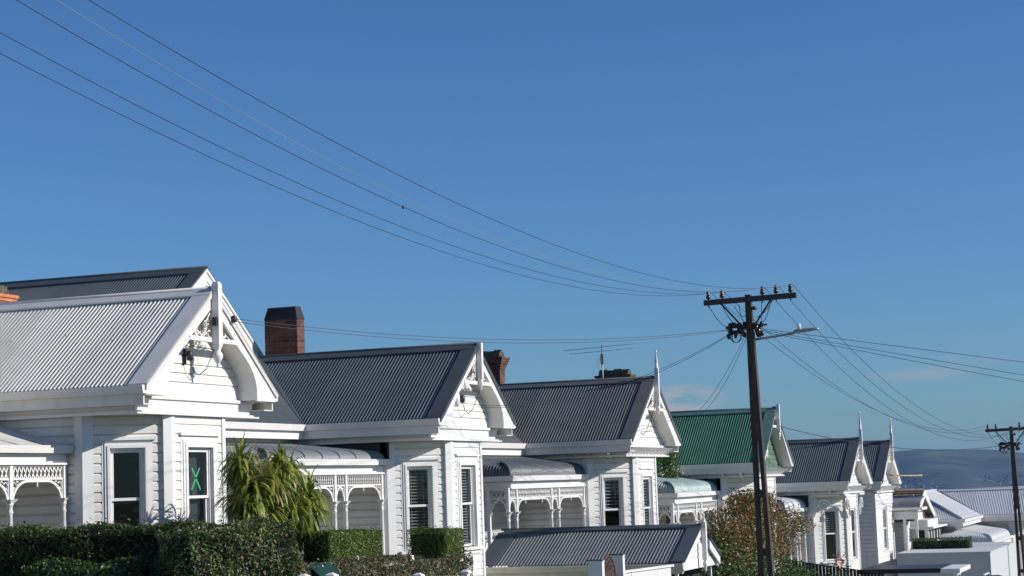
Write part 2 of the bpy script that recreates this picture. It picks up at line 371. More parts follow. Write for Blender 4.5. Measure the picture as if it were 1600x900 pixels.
def villa(name, label, G, Yc, zb, zg, L=-7.1, mb=3.1, vb=1.4, rise=1.75, w=2.18, Rr=2.5, back=11.,
          roof='darkroof', flash='darkflash', vroof='verdark', wall='white', gable='white', patch='darkwall', vz=-.62, vprof='bull',
          fin=('slim', .05), dentils=False, frieze='spindle', scrolls=False, win=None, chim=None, arch='curve', square=False,
          gut='trim', posts=((-7.0, -6.5), (-4.2, -3.7)), brackets=False, vstep=True, mainw=True, sc=1., vh=1., wf=1.):
    H = (zb - zg)/sc
    E = empty(name, (-G, Yc, zg), math.pi/2); E.scale = (sc, sc, sc); tag(E, label, 'house', 'white villas stepping down the hill')
    up = lambda x, y, z: (x, y, z + H)
    base = -H
    tan = (rise - .15) / w
    zr = lambda d: .15 + tan*d
    def P(f=None): return MB((lambda x, y, z: up(*f(x, y, z))) if f else up)
    cosn = math.cos(math.atan(tan)); sinn = math.sin(math.atan(tan)); nr = lambda d: (-sinn, cosn)
    run = w
    # ---- bay roof (two slopes), ridge from b=-.02 to b=mb+run
    bk = mb + run + .3
    rp = [(0, .15), (run, .15+tan*run)]
    m = P()
    corr(m, .28, bk, lambda s, d, h: (-w+d, s, h), rp, nr); corr(m, .28, bk, lambda s, d, h: (w-d, s, h), rp, nr)
    bro = m.build('bay_roof', M[roof], E)
    m = P(); t = .02
    for sg in (-1, 1):      # ridge cap and barge flashing
        for (da, db, ba, bb, tt) in ((run-.17, run+.005, -.03, bk, .05), (-.03, run-.17, -.03, .30, .042), (-.03, run+.005, -.03, -.015, .0)):
            A = [(sg*(w-da), ba, zr(da)+tt), (sg*(w-db), ba, zr(db)+tt), (sg*(w-db), bb, zr(db)+tt), (sg*(w-da), bb, zr(da)+tt)]
            if tt: m.hexa([(x, y, z-.026) for x, y, z in A], A)
            else: m.hexa([(x, y, z-.07) for x, y, z in A], [(x, y, z+.03) for x, y, z in A])
    m.tube([(0, -.03, zr(run)+.045), (0, bk, zr(run)+.045)], .03, 8)
    m.build('ridge_flashing', M[flash], bro)
    # ---- main hipped roof
    rr = run; zt = zr(rr); m = P(); mp_ = [(0, .15), (rr, zt)]
    Lm = L + .75 if vstep else L
    corr(m, Lm, Rr, lambda s, d, h: (s, mb+d, h), mp_, nr, dmax=lambda s: min(rr, s-Lm, Rr-s))
    corr(m, mb, back, lambda s, d, h: (Lm+d, s, h), mp_, nr, dmax=lambda s: min(rr, s-mb, back-s))
    corr(m, mb, back, lambda s, d, h: (Rr-d, s, h), mp_, nr, dmax=lambda s: min(rr, s-mb, back-s), dense=4)
    m.quad((Lm+rr, mb+rr, zt-.02), (Rr-rr, mb+rr, zt-.02), (Rr-rr, back-rr, zt-.02), (Lm+rr, back-rr, zt-.02))
    m.quad((Lm, back, .15), (Rr, back, .15), (Rr-rr, back-rr, zt), (Lm+rr, back-rr, zt))
    mro = m.build('main_roof', M[roof], E)
    m = P()
    for (c0, c1) in (((Lm, mb, .18), (Lm+rr, mb+rr, zt+.03)), ((Rr, mb, .18), (Rr-rr, mb+rr, zt+.03)), ((Lm+rr, mb+rr, zt+.03), (Rr-rr, mb+rr, zt+.03)), ((Lm+rr, mb+rr, zt+.03), (Lm+rr, back-rr, zt+.03))):
        m.tube([c0, c1], .05, 6)
    m.build('ridge_flashing', M[flash], mro)
    # valley flashing beside the bay
    m = P(); m.hexa([(-w-.02, mb-.0, .165), (-w+.10, mb, .165), (.0, mb+run-.1, zr(run)+.02), (-.1, mb+run, zr(run)+.02)], [(-w-.02, mb-.0, .175), (-w+.10, mb, .175), (.0, mb+run-.1, zr(run)+.03), (-.1, mb+run, zr(run)+.03)])
    m.build('valley_flashing', M['darkflash'], mro)
    # ---- gutters and fascias
    def gutter(q, x0, x1, y0, y1, zt, side):   # side: outward dir
        o = .12
        if side == 'L': q.hexa([(x0, y0, zt-.13), (x0-o*.7, y0, zt-.13), (x0-o, y0, zt), (x0, y0, zt)], [(x0, y1, zt-.13), (x0-o*.7, y1, zt-.13), (x0-o, y1, zt), (x0, y1, zt)])
        if side == 'R': q.hexa([(x0, y0, zt-.13), (x0+o*.7, y0, zt-.13), (x0+o, y0, zt), (x0, y0, zt)], [(x0, y1, zt-.13), (x0+o*.7, y1, zt-.13), (x0+o, y1, zt), (x0, y1, zt)])
        if side == 'F': q.hexa([(x0, y0, zt-.13), (x0, y0-o*.7, zt-.13), (x0, y0-o, zt), (x0, y0, zt)], [(x1, y0, zt-.13), (x1, y0-o*.7, zt-.13), (x1, y0-o, zt), (x1, y0, zt)])
    for ga in ((-w, 0, .0, mb, .14, 'L'), (w, 0, .0, mb, .14, 'R'), (Lm-.1, -w-.12, mb, 0, .14, 'F'), (Lm, 0, mb, back, .14, 'L')):
        m = P(); gutter(m, *ga); m.build('gutter', M[gut], E)
    m = P(); m.box(-w+.002, -w+.04, .052, mb, -.16, .01); m.box(-w+.03, -1.86, .06, mb+.3, -.159, -.14); m.build('fascia', M[gut], E)
    m = P(); m.box(w-.04, w-.002, .052, mb, -.16, .01); m.box(1.86, w-.03, .06, mb+.3, -.159, -.14); m.build('fascia', M[gut], E)
    m = P(); m.box(Lm, -w, mb+.002, mb+.04, -.16, .01); m.box(Lm+.04, -1.86, mb+.03, mb+.45, -.158, -.14); m.build('fascia', M[gut], E)
    m = P(); m.box(Lm+.002, Lm+.04, mb+.04, back, -.16, .01); m.box(Lm+.03, Lm+.45, mb+.45, back, -.157, -.14); m.build('fascia', M[gut], E)
    # ---- frieze box (square cornice over the canted bay)
    fy = .34
    m = P()
    m.box(-1.95, 1.95, fy, mb+.4, -.28, .0)
    m.box(-2.03, 2.03, fy-.09, fy+.0, -.285, -.235); m.box(-2.03, -1.951, fy, mb+.3, -.285, -.235); m.box(1.951, 2.03, fy, mb+.3, -.285, -.235)
    m.box(Lm+.45, -1.96, mb+.36, mb+.44, -.29, -.16)
    m.box(Lm+.42, -2.04, mb+.27, mb+.36, -.32, -.27)
    m.build('cornice', M['trim'], E)
    if dentils:
        def dent(x, y, ax):
            m = P()
            if ax == 'F':
                m.hexa([(x-.035, y, -.235), (x+.035, y, -.235), (x+.035, y-.05, -.22), (x-.035, y-.05, -.22)], [(x-.035, y, -.03), (x+.035, y, -.03), (x+.035, y-.26, -.06), (x-.035, y-.26, -.06)])
            else:
                m.hexa([(x, y-.035, -.30), (x, y+.035, -.30), (x-.05, y+.035, -.27), (x-.05, y-.035, -.27)], [(x, y-.035, -.14), (x, y+.035, -.14), (x-.2, y+.035, -.165), (x-.2, y-.035, -.165)])
            m.build('eave_bracket', M['trim'], E)
        for k in range(12): dent(-1.84+k*.334, fy, 'F')
        k = 0
        while .7+k*.55 < mb: dent(-1.95, .7+k*.55, 'L'); k += 1
        k = 0
        while Lm+.8+k*.46 < -2.2: dent(Lm+.8+k*.46, mb+.36, 'F'); k += 1
    # ---- gable wall and bargeboard
    gy = .40
    m = P(lambda s, d, z: (s, gy-d, z))
    g0 = lambda z: -(w-.12) * max(0., (1 - (z-.02)/(rise-.1)))
    boards(m, -w, w, .02, rise-.15, left=g0, right=lambda z: -g0(z), pitch=.153)
    m.box(-1.95, 1.95, -.02, .1, -.035, .018)
    m.build('gable_wall', M[gable], E)
    m = P(); ins = .0
    outer = []; inner = []
    if arch == 'curve':
        half = [(1.5, 0), (1.5, .20), (1.46, .34), (1.38, .47), (1.25, .60), (1.08, .73), (.90, .85), (.74, .96)]
    elif arch == 'open':
        half = [(1.93, 0), (1.86, .10), (1.70, .25), (1.45, .47), (1.15, .73), (.85, .98), (.62, 1.18), (.50, 1.24)]
    else:
        half = [(1.82, 0), (1.76, .12), (1.62, .24), (1.35, .44), (1.05, .66), (.74, .90), (.70, .93), (.66, .96)]
    sc = rise/1.78
    half = [(x, z*sc) for x, z in half]
    zc = half[-1][1]
    op = []
    for (x, z) in half:
        op.append((w - .0, .0) if z <= 0 else (w, .10) if z < .12 else ((w*(1-(z-.13)/(rise-.13)), z)))
    op[0] = (w, 0); op[1] = (w, .11)
    for i in range(1, len(half)): op[i] = (op[i][0], op[i][1]) if i > 1 else op[i]
    # remap outer points evenly along the rake
    n = len(half); op = [(w, 0)] + [(w*(1-k/(n-1)*.62), .13+(rise-.13)*(k/(n-1)*.62)) for k in range(n-1)]
    for sg in (-1, 1):
        A = [(sg*x, z) for x, z in op]; B = [(sg*x, z) for x, z in half]
        m.strip(A, B, 0., .045)
        for i in range(n-1):        # soffit behind the arch
            (x0, z0), (x1, z1) = B[i], B[i+1]
            m.add([(x0, .045, z0), (x1, .045, z1), (x1, gy, z1), (x0, gy, z0)], [(0,1,2,3)], True)
        if arch == 'curve': m.box(min(sg*1.5, sg*w), max(sg*1.5, sg*w), .045, gy, -.0, .012)
        # upper rake boards
        ua = op[-1]; m.strip([(sg*ua[0], ua[1]), (0, rise)], [(sg*(ua[0]-.24), zc), (0, rise-.26)], 0., .044)
        # rake soffit
        m.add([(sg*w, .045, .11), (0, .045, rise-.03), (0, gy, rise-.03), (sg*w, gy, .11)], [(0,1,2,3)])
        # moulding along top
        A = [(sg*w, .135), (0, rise)]; B = [(sg*(w-.01), .09), (0, rise-.05)]
        m.strip(A, B, -.022, -.001)
    bb = m.build('bargeboard', M['trim'], E)
    m = P(); m.box(-half[-1][0]-.06, half[-1][0]+.06, -.015, .06, zc-.04, zc+.035)
    m.build('collar_tie', M['trim'], bb)
    m = P(); random.seed(3)
    for sg in (-1, 1):
        for k in range(9):
            cx = sg*(.12+.13*(k % 4)); cz = zc + .1 + .12*(k//4) + .03*(k % 2)
            if cz + .06 > rise - .30 - abs(cx)*rise/w: continue
            pts = [(x, .02, z) for x, z in arc(cx, cz, .05, k*60, k*60+290, 8)]; m.tube(pts, .014, 4)
        if arch == 'open': continue
        m.tube([(sg*.08, .02, zc+.02), (sg*.3, .02, zc+.12), (sg*.22, .02, zc+.3), (sg*.08, .02, zc+.45)], .014, 4)
        m.tube([(sg*.6, .02, zc+.03), (sg*.45, .02, zc+.1), (sg*.3, .02, zc+.05), (sg*.2, .02, zc+.2)], .014, 4)
    m.build('fretwork', M['trim'], bb)
    finial(E, fin[0], rise, fin[1], f=up)
    # ---- walls
    top = -.265; hw = .86; fb = .36
    win = win or {}
    fz0, fz1 = -2.52, -.80
    cant = 1.0
    m = P(lambda s, d, z: (s, fb-d, z))
    if square:
        hw = 2.0; boards(m, -hw, hw, base, top, holes=[(-.5, .5, fz0-.1, fz1+.1)])
    else:
        boards(m, -hw, hw, base, top, holes=[(-.48, .52, fz0-.1, fz1+.12)])
    c = math.sqrt(.5)
    TL = lambda s, d, z: (-hw - s*c - d*c, fb + s*c - d*c, z)
    TR = lambda s, d, z: (hw + s*c + d*c, fb + s*c - d*c, z)
    Ls = cant/c
    if not square:
        for T_ in (TL, TR):
            m.T = (lambda f: lambda s, d, z: up(*f(s, d, z)))(T_); boards(m, 0, Ls, base, top, holes=[(.34, 1.08, fz0-.1, fz1+.10)])
    sx = 1.86 if not square else 2.0; sb = fb + (cant if not square else 0)
    m.T = lambda s, d, z: up(-sx-d, s, z); boards(m, sb, mb+.4, base, top)
    m.T = lambda s, d, z: up(sx+d, s, z); boards(m, sb, back-.5, base, top)
    wl = mb + .45
    if mainw:
        m.T = lambda s, d, z: up(s, wl-d, z); boards(m, Lm+.5, -1.86, base, -.15)
    m.T = lambda s, d, z: up(Lm+.5-d, s, z); boards(m, wl, back-.5, base, -.15)
    m.T = up; m.quad((Lm+.5, back-.5, base), (sx, back-.5, base), (sx, back-.5, 0), (Lm+.5, back-.5, 0))
    m.build('wall', M[wall], E)
    # corner boards
    def post(T_, s0, s1, d0, d1, z1=top):
        q = P(T_); q.box(s0, s1, d0, d1, base, z1); q.build('corner_board', M['trim'], E)
    if square:
        for sg in (-1, 1): post(None, sg*hw-.05 if sg > 0 else -hw-.03, hw+.03 if sg > 0 else -hw+.05, fb-.035, fb+.08)
    else:
        for sg in (-1, 1):
            q = P(); x = hw
            q.hexa([(sg*(x-.07), fb-.055, base), (sg*(x+.035), fb-.055, base), (sg*(x+.155), fb+.03, base), (sg*(x+.06), fb+.12, base), (sg*(x-.07), fb+.03, base)],
                   [(sg*(x-.07), fb-.055, top), (sg*(x+.035), fb-.055, top), (sg*(x+.155), fb+.03, top), (sg*(x+.06), fb+.12, top), (sg*(x-.07), fb+.03, top)])
            q.build('corner_board', M['trim'], E)
            q = P(); x = 1.86; y = sb
            q.hexa([(sg*(x-.09), y-.14, base), (sg*(x+.045), y-.02, base), (sg*(x+.045), y+.12, base), (sg*(x-.05), y+.12, base)], [(sg*(x-.09), y-.14, top), (sg*(x+.045), y-.02, top), (sg*(x+.045), y+.12, top), (sg*(x-.05), y+.12, top)])
            q.build('corner_board', M['trim'], E)
    # windows
    bf = win.get('front'); bl = win.get('facet')
    if square:
        window(E, lambda s, d, z: up(s, fb-d, z), -.48, .48, fz0+.1, fz1-.05, blind=bf, mull=True, flat=wf, curtain=True)
        window(E, lambda s, d, z: up(-sx-d, s, z), fb+.75, fb+1.55, fz0-.3, fz1-.3, curtain=True)
    else:
        window(E, lambda s, d, z: up(s, fb-d, z), -.40, .44, fz0, fz1, blind=bf, w=.19, mrail=-1.62, tape=win.get('tape', False), curtain=win.get('curtain', False), flat=wf)
        window(E, lambda s, d, z: up(*TL(s, d, z)), .425, .995, fz0, fz1, blind=bl, mrail=-1.62, w=.125)
        window(E, lambda s, d, z: up(*TR(s, d, z)), .425, .995, fz0, fz1, blind=None, mrail=-1.62, w=.125)
    if scrolls:
        for sg, TT in ((-1, lambda s, d, z: (s, fb-.1-d, z)), (1, lambda s, d, z: (s, fb-.1-d, z)), (0, lambda s, d, z: (-1.97-d, s, z))):
            m = P(TT)
            if sg:
                scroll(m, sg*1.35, -.66, -.03, .03, .24, 1.5, -sg)
                m.strip([(sg*.95, -.30), (sg*1.9, -.30)], [(sg*.95, -.36), (sg*1.9, -.36)], -.03, .03)
                m.strip([(sg*1.08, -.68), (sg*.98, -.83), (sg*.93, -1.05)], [(sg*1.13, -.66), (sg*1.05, -.86), (sg*.97, -1.05)], -.03, .03)
            else:
                scroll(m, .95, -.66, -.03, .03, .24, 1.5, -1); m.strip([(.4, -.30), (1.4, -.30)], [(.4, -.36), (1.4, -.36)], -.03, .03)
                m.strip([(1.18, -.68), (1.28, -.83), (1.33, -1.05)], [(1.13, -.66), (1.21, -.86), (1.29, -1.05)], -.03, .03)
            m.build('scroll_bracket', M['trim'], E)
    # ---- veranda
    if vb is not None:
        z0 = vz; D = mb + .45 - vb; slope = .20
        if vprof == 'bull':
            pr = [(0, z0), (.012, z0+.09*vh), (.05, z0+.17*vh), (.12, z0+.24*vh), (.22, z0+.285*vh), (.36, z0+.315*vh), (D, z0+.315*vh+(.16 if vh > .9 else .12)*(D-.36))]
        else:
            pr = [(0, z0), (.5, z0+.13), (1.0, z0+.29), (D, z0+.29+.36*(D-1.0))]
        def vn(d):
            for i in range(len(pr)-1):
                if d <= pr[i+1][0]+1e-6:
                    dx = pr[i+1][0]-pr[i][0]; dz = pr[i+1][1]-pr[i][1]; l = math.hypot(dx, dz); return (-dz/l, dx/l)
            return (0, 1)
        m = P()
        corr(m, L, -1.9, lambda s, d, h: (s, vb+d, h), pr, vn, dmax=lambda s: s-L)
        rw = Lm+.5 - L
        pr2 = [p for p in pr if p[0] < rw] + [(rw, [pr[i][1]+(rw-pr[i][0])/(pr[i+1][0]-pr[i][0])*(pr[i+1][1]-pr[i][1]) for i in range(len(pr)-1) if pr[i][0] < rw <= pr[i+1][0]+1e-6][0])]
        corr(m, vb, back-2, lambda s, d, h: (L+d, s, h), pr2, vn, dmax=lambda s: s-vb)
        vo = m.build('veranda_roof', M[vroof], E)
        m = P()
        for i in range(len(pr)-1):
            d0, h0 = pr[i]; d1, h1 = pr[i+1]
            if d1 <= rw: m.tube([(L+d0, vb+d0, h0+.012), (L+d1, vb+d1, h1+.012)], .025, 5)
        k = L + .762
        while k < -2.0:
            m.add([(k+dx, vb+d-.012, h+.014) for d, h in pr for dx in (0, .02)], [(2*i, 2*i+1, 2*i+3, 2*i+2) for i in range(len(pr)-1)]); k += .762
        m.build('sheet_laps', M[flash], vo)
        m = P(); m.hexa([(L-.1, vb-.1, z0-.12), (-1.9, vb-.1, z0-.12), (-1.9, vb, z0-.12), (L, vb, z0-.12)], [(L-.12, vb-.12, z0), (-1.9, vb-.12, z0), (-1.9, vb, z0), (L, vb, z0)])
        m.hexa([(L-.1, vb-.1, z0-.12), (L, vb, z0-.12), (L, back-2, z0-.12), (L-.1, back-2, z0-.12)], [(L-.12, vb-.12, z0), (L, vb, z0), (L, back-2, z0), (L-.12, back-2, z0)])
        m.build('veranda_gutter', M[gut], vo)
        # end of the roof against the bay: dark panel laid over the side wall
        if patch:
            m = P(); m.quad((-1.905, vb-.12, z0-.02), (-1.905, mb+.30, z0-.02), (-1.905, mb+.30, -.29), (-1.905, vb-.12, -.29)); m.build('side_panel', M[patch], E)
        m = P(); bt, b2 = z0-.13, z0-.27
        m.box(L+.08, -1.88, vb+.02, vb+.10, b2, bt-.001); m.box(L+.07, L+.15, vb+.1, back-2, b2, bt-.001)
        m.box(L+.05, -1.88, vb-.01, vb+.02, b2-.03, b2); m.box(L+.04, L+.07, vb+.02, back-2, b2-.03, b2)
        m.build('veranda_beam', M['trim'], vo)
        ft = b2-.03; fl = ft-.20; cz = ft - .52; fz = base+.55
        m = P(); m.box(L+.05, -1.86, vb, mb+.45, base+.4, base+.55); m.box(L+.05, Lm+.5, mb+.45, back-2, base+.4, base+.55); m.build('veranda_floor', M['concrete'], E)
        allp = [p for pr_ in posts for p in pr_] + [-1.96]
        for p in allp:
            q = P(); hwid = .042
            q.box(p-hwid, p+hwid, vb+.02, vb+.10, cz, b2)
            q.lathe(p, vb+.06, [(.045, fz), (.045, fz+.7), (.06, fz+.72), (.05, fz+.78), (.062, fz+.9), (.04, cz-.22), (.055, cz-.2), (.04, cz-.17), (.045, cz-.1), (.055, cz-.09), (.05, cz-.05)], 10)
            q.hexa([(p-.045, vb+.015, cz-.06), (p+.045, vb+.015, cz-.06), (p+.045, vb+.105, cz-.06), (p-.045, vb+.105, cz-.06)], [(p-.10, vb-.03, cz), (p+.10, vb-.03, cz), (p+.10, vb+.15, cz), (p-.10, vb+.15, cz)])
            q.build('veranda_post', M['trim'], E)
        def spans(m, lst, T_):
            m.T = T_
            for (a, b_) in lst:
                m.box(a, b_, -.02, .02, ft-.03, ft); m.box(a, b_, -.02, .02, fl-.03, fl)
                if frieze == 'spindle':
                    n = max(2, int((b_-a)/.085))
                    for i in range(n): x = a + (b_-a)*(i+.5)/n; m.lathe(x, 0, [(.009, fl), (.02, fl+.04), (.009, fl+.07), (.022, fl+.1), (.009, fl+.13), (.009, ft-.03)], 6)
                else:
                    n = max(2, int((b_-a)/.10))
                    for i in range(n):
                        x = a + (b_-a)*i/n; x2 = a + (b_-a)*(i+1)/n; e = .012; o = .08
                        zs = (fl, ft-.03)
                        m.hexa([(x, -.008, zs[0]), (x+2*e, -.008, zs[0]), (x2, -.008, zs[1]), (x2-2*e, -.008, zs[1])], [(x, .0, zs[0]), (x+2*e, .0, zs[0]), (x2, .0, zs[1]), (x2-2*e, .0, zs[1])])
                        m.hexa([(x2, .001, zs[0]), (x2-2*e, .001, zs[0]), (x, .001, zs[1]), (x+2*e, .001, zs[1])], [(x2, .009, zs[0]), (x2-2*e, .009, zs[0]), (x, .009, zs[1]), (x+2*e, .009, zs[1])])
                        m.lathe((x+x2)/2, 0, [(.018, (zs[0]+zs[1])/2-.018), (.018, (zs[0]+zs[1])/2+.018)], 8)
                # arch band
                dz = fl-.03; wd = b_-a; dr = .36; rx = min(wd/2, .42)
                A = []; B = []
                n = 12
                for i in range(n+1):
                    t = i/n*math.pi/2; A.append((a+rx-rx*math.cos(t), dz-dr+dr*math.sin(t))); B.append((a+rx-(rx-.035)*math.cos(t), dz-dr+(dr-.035)*math.sin(t)))
                m.strip(A, B, -.015, .015)
                m.strip([(a+b_-x, z) for x, z in A], [(a+b_-x, z) for x, z in B], -.015, .015)
                if wd > 2*rx+.01: m.box(a+rx, b_-rx, -.015, .015, dz-.035, dz)
                for sg, o in ((1, a), (-1, b_)):
                    for (u, v, r_) in ((.07, .08, .045), (.16, .05, .03), (.05, .17, .03)):
                        if u+r_ < rx: m.tube([(o+sg*u+x, 0, dz-v+z) for x, z in arc(0, 0, r_, 0, 300, 8)], .011, 4)
                    m.box(min(o, o+sg*.02), max(o, o+sg*.02), -.014, .014, dz-dr, dz)
                if wd > 1.0:
                    for x in ((a+b_)/2,) if wd < 2 else (a+wd*.25, a+wd*.75): m.lathe(x, 0, [(.008, dz-.12), (.02, dz-.09), (.01, dz-.05), (.018, dz-.034)], 8)
        xs = sorted(allp); lst = [(xs[i]+.042, xs[i+1]-.042) for i in range(len(xs)-1)]
        m = P(); spans(m, lst, lambda s, d, z: up(s, vb+.06+d, z)); m.build('veranda_frieze', M['trim'], vo); m = P()
        spans(m, [(vb+.12, vb+.55), (vb+.63, vb+2.6)], lambda s, d, z: up(L+.11+d, s, z))
        m.build('veranda_frieze', M['trim'], vo)
        q = P(); q.box(L+.07, L+.15, vb+.55, vb+.63, fz, b2); q.build('veranda_post', M['trim'], E)
        # front door in the main wall
        m = P(); dx = -3.3
        m.box(dx-.5, dx+.5, wl-.07, wl-.02, fz, fz+2.15); dd = m.build('door', M['trim'], E)
        m = P(); m.box(dx-.4, dx+.4, wl-.09, wl-.071, fz+.02, fz+2.02); m.box(dx-.32, dx-.06, wl-.1, wl-.091, fz+.3, fz+1.0); m.box(dx+.06, dx+.32, wl-.1, wl-.091, fz+.3, fz+1.0); m.build('door_leaf', M['white'] if win.get('door') is None else M[win['door']], dd)
    if chim:
        for cargs in chim: chimney_local = chimney(E, cargs[0], cargs[1], cargs[2], cargs[3], cargs[4]+H, cargs[5]+H, cargs[6], M[cargs[7]])
    E['_H'] = H
    del E['_H']
    return E, up, H

HAZE = 0.6e-4
SKY = (1.0, 0.3, 2.0, 0, 0.082, (.44, .73, 1.15))
EXPO = 0.08
CLOUDS = [(-.258, .0415, .024, .009, 2.4), (-.137, .050, .03, .005, .3), (-.112, .0565, .018, .004, .3)]
# ------------------------------------------------------------------ ground height along the street
GP = [(-40, -1.2), (0, -1.75), (28, -2.75), (45, -3.5), (60, -4.55), (75, -5.45), (95, -6.8), (130, -10), (300, -38), (700, -76), (1000, -80)]
def gz(y):
    for i in range(len(GP)-1):
        if y <= GP[i+1][0]: t = (y-GP[i][0])/(GP[i+1][0]-GP[i][0]); return GP[i][1]+t*(GP[i+1][1]-GP[i][1])
    return -80

# ------------------------------------------------------------------ houses
E1, up1, H1 = villa('villa', 'leftmost villa with pale corrugated iron roof, heavy square finial and green cross in its window', 15.5, 28.0, 1.63, gz(28), mb=3.5, vb=1.6, rise=1.80,
    roof='lightroof', flash='lightflash', vroof='lightroof', wall='cream', gable='cream', patch=None, vz=-.74, vprof='flat', fin=('square', .14), frieze='lattice',
    gut='cream', posts=((-4.9, -3.4),), win={'front': None, 'tape': True, 'facet': None, 'curtain': True},
    chim=[(1.35, 1.95, 5.36, 6.2, 1.2, 2.44, 'flared', 'brick_orange')])
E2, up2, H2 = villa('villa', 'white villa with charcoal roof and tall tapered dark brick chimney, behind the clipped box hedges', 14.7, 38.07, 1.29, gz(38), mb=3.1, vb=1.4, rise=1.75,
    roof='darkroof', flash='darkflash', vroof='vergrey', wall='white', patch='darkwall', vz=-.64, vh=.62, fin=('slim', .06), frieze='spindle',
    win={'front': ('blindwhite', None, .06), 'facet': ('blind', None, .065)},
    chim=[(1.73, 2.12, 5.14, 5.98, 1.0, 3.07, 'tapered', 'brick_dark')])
E3, up3, H3 = villa('villa', 'white villa behind the low garage, with rounded dark grey veranda roof and tall spike finial', 14.11, 49.85, .97, gz(48)-.1, L=-7.45, sc=1.03, wf=0.75, mb=2.9, vb=1.4, rise=1.76, w=2.3,
    roof='brownroof', flash='brownroof', vroof='verdark', wall='white', patch=None, vz=-.70, fin=('spike', .74), dentils=True, arch='straight', frieze='lattice', posts=((-7.5, -6.95), (-4.5, -3.95)),
    win={'front': ('blindwhite', None, .075), 'facet': ('blindwhite', -1.66, .085)},
    chim=[(1.1, 1.5, 4.75, 5.6, 1.0, 2.86, 'flared', 'brick_dark')])
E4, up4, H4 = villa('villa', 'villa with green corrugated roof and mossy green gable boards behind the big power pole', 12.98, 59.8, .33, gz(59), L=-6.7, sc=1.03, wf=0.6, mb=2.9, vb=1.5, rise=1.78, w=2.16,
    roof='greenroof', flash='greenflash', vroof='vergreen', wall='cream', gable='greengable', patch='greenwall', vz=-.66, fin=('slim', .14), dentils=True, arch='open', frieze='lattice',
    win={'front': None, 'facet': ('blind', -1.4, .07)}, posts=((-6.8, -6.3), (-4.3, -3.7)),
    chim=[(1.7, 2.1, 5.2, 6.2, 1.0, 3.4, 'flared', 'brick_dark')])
E5, up5, H5 = villa('villa', 'white villa with scroll brackets and tall turned finial, right of the big pole', 11.85, 68.2, -.36, gz(68), L=-5.2, sc=1.03, wf=0.4, mb=2.9, vb=1.6, rise=1.56, w=2.32,
    roof='darkroof', flash='darkflash', vroof='verwhite', wall='white', patch='darkwall', vz=-.70, fin=('spike', .95), dentils=True, arch='straight', scrolls=True, frieze='lattice', posts=((-4.9, -4.4), (-3.4, -2.9)),
    win={'front': None, 'facet': ('blindwhite', -1.55, .07)}, Rr=2.4)
E6, up6, H6 = villa('villa', 'narrow white villa with flat square front, paired sash window and the rightmost turned finial', 11.85, 75.1, -.44, gz(75), L=-2.35, sc=1.03, wf=0.4, mb=2.9, vb=None, rise=1.62, w=2.3,
    roof='darkroof', flash='darkflash', wall='white', fin=('spike', .90), dentils=True, arch='straight', square=True, vstep=False, mainw=False, Rr=2.4, win={'front': None})
E8, up8, H8 = villa('villa', 'farthest villa, with white painted iron roofs and rounded white veranda, behind the second pole', 7.6, 92.7, -2.2, gz(92), L=-10.0, mb=2.65, vb=1.4, rise=1.30, w=2.3, back=12,
    roof='whiteroof', flash='whiteroof', vroof='whiteroof', wall='cream', patch=None, vz=-.80, fin=('slim', .05), frieze='spindle', posts=((-9.9, -8.4), (-6.5, -4.5)), win={'front': None})

# upper dark gable wing of the second villa
def wing(E, up, a0, b0, z0, rise, w, b1):
    tan = rise/w; c, s = math.cos(math.atan(tan)), math.sin(math.atan(tan)); nr = lambda d: (-s, c)
    m = MB(up)
    corr(m, b0+.3, b1, lambda q, d, h: (a0-w+d, q, h), [(0, z0), (w, z0+rise)], nr); corr(m, b0+.3, b1, lambda q, d, h: (a0+w-d, q, h), [(0, z0), (w, z0+rise)], nr)
    o = m.build('upper_roof', M['darkroof'], E)
    m = MB(up)
    for sg in (-1, 1):
        for (da, db, ba, bb, tt) in ((w-.2, w+.005, b0-.02, b1, .05), (-.03, w-.2, b0-.02, b0+.32, .042)):
            A = [(a0+sg*(w-da), ba, z0+tan*da+tt), (a0+sg*(w-db), ba, z0+tan*db+tt), (a0+sg*(w-db), bb, z0+tan*db+tt), (a0+sg*(w-da), bb, z0+tan*da+tt)]
            m.hexa([(x, y, z-.04) for x, y, z in A], A)
    m.tube([(a0, b0-.02, z0+rise+.04), (a0, b1, z0+rise+.04)], .035, 8)
    m.build('ridge_flashing', M['darkflash'], o)
    m = MB(up)
    for sg in (-1, 1):
        m.strip([(a0+sg*w, z0-.02), (a0, z0+rise-.02)], [(a0+sg*(w-.0), z0-.02-.34), (a0, z0+rise-.36)], b0, b0+.04)
        m.strip([(a0+sg*w, z0+.0), (a0, z0+rise-.0)], [(a0+sg*(w-.0), z0-.07), (a0, z0+rise-.07)], b0-.03, b0-.002)
        m.strip([(a0+sg*w, z0-.25), (a0, z0+rise-.25)], [(a0+sg*(w-.0), z0-.28), (a0, z0+rise-.28)], b0-.02, b0-.002)
    m.build('upper_bargeboard', M['trim'], o)
    m = MB(lambda s_, d, z: up(s_, b0+.3-d, z))
    boards(m, a0-w, a0+w, z0-.3, z0+rise-.2, left=lambda z: a0-(w-.25)*max(0, min(1, 1-(z-z0)/(rise-.15))), right=lambda z: a0+(w-.25)*max(0, min(1, 1-(z-z0)/(rise-.15))))
    m.box(a0-w+.1, a0-w+.16, -4, 0, z0-.6, z0); m.box(a0+w-.16, a0+w-.1, -4, 0, z0-.6, z0)
    m.build('upper_gable_wall', M['white'], o)
wing(E2, up2, -.60, 6.2, 1.90, 1.90, 2.72, 12.5)

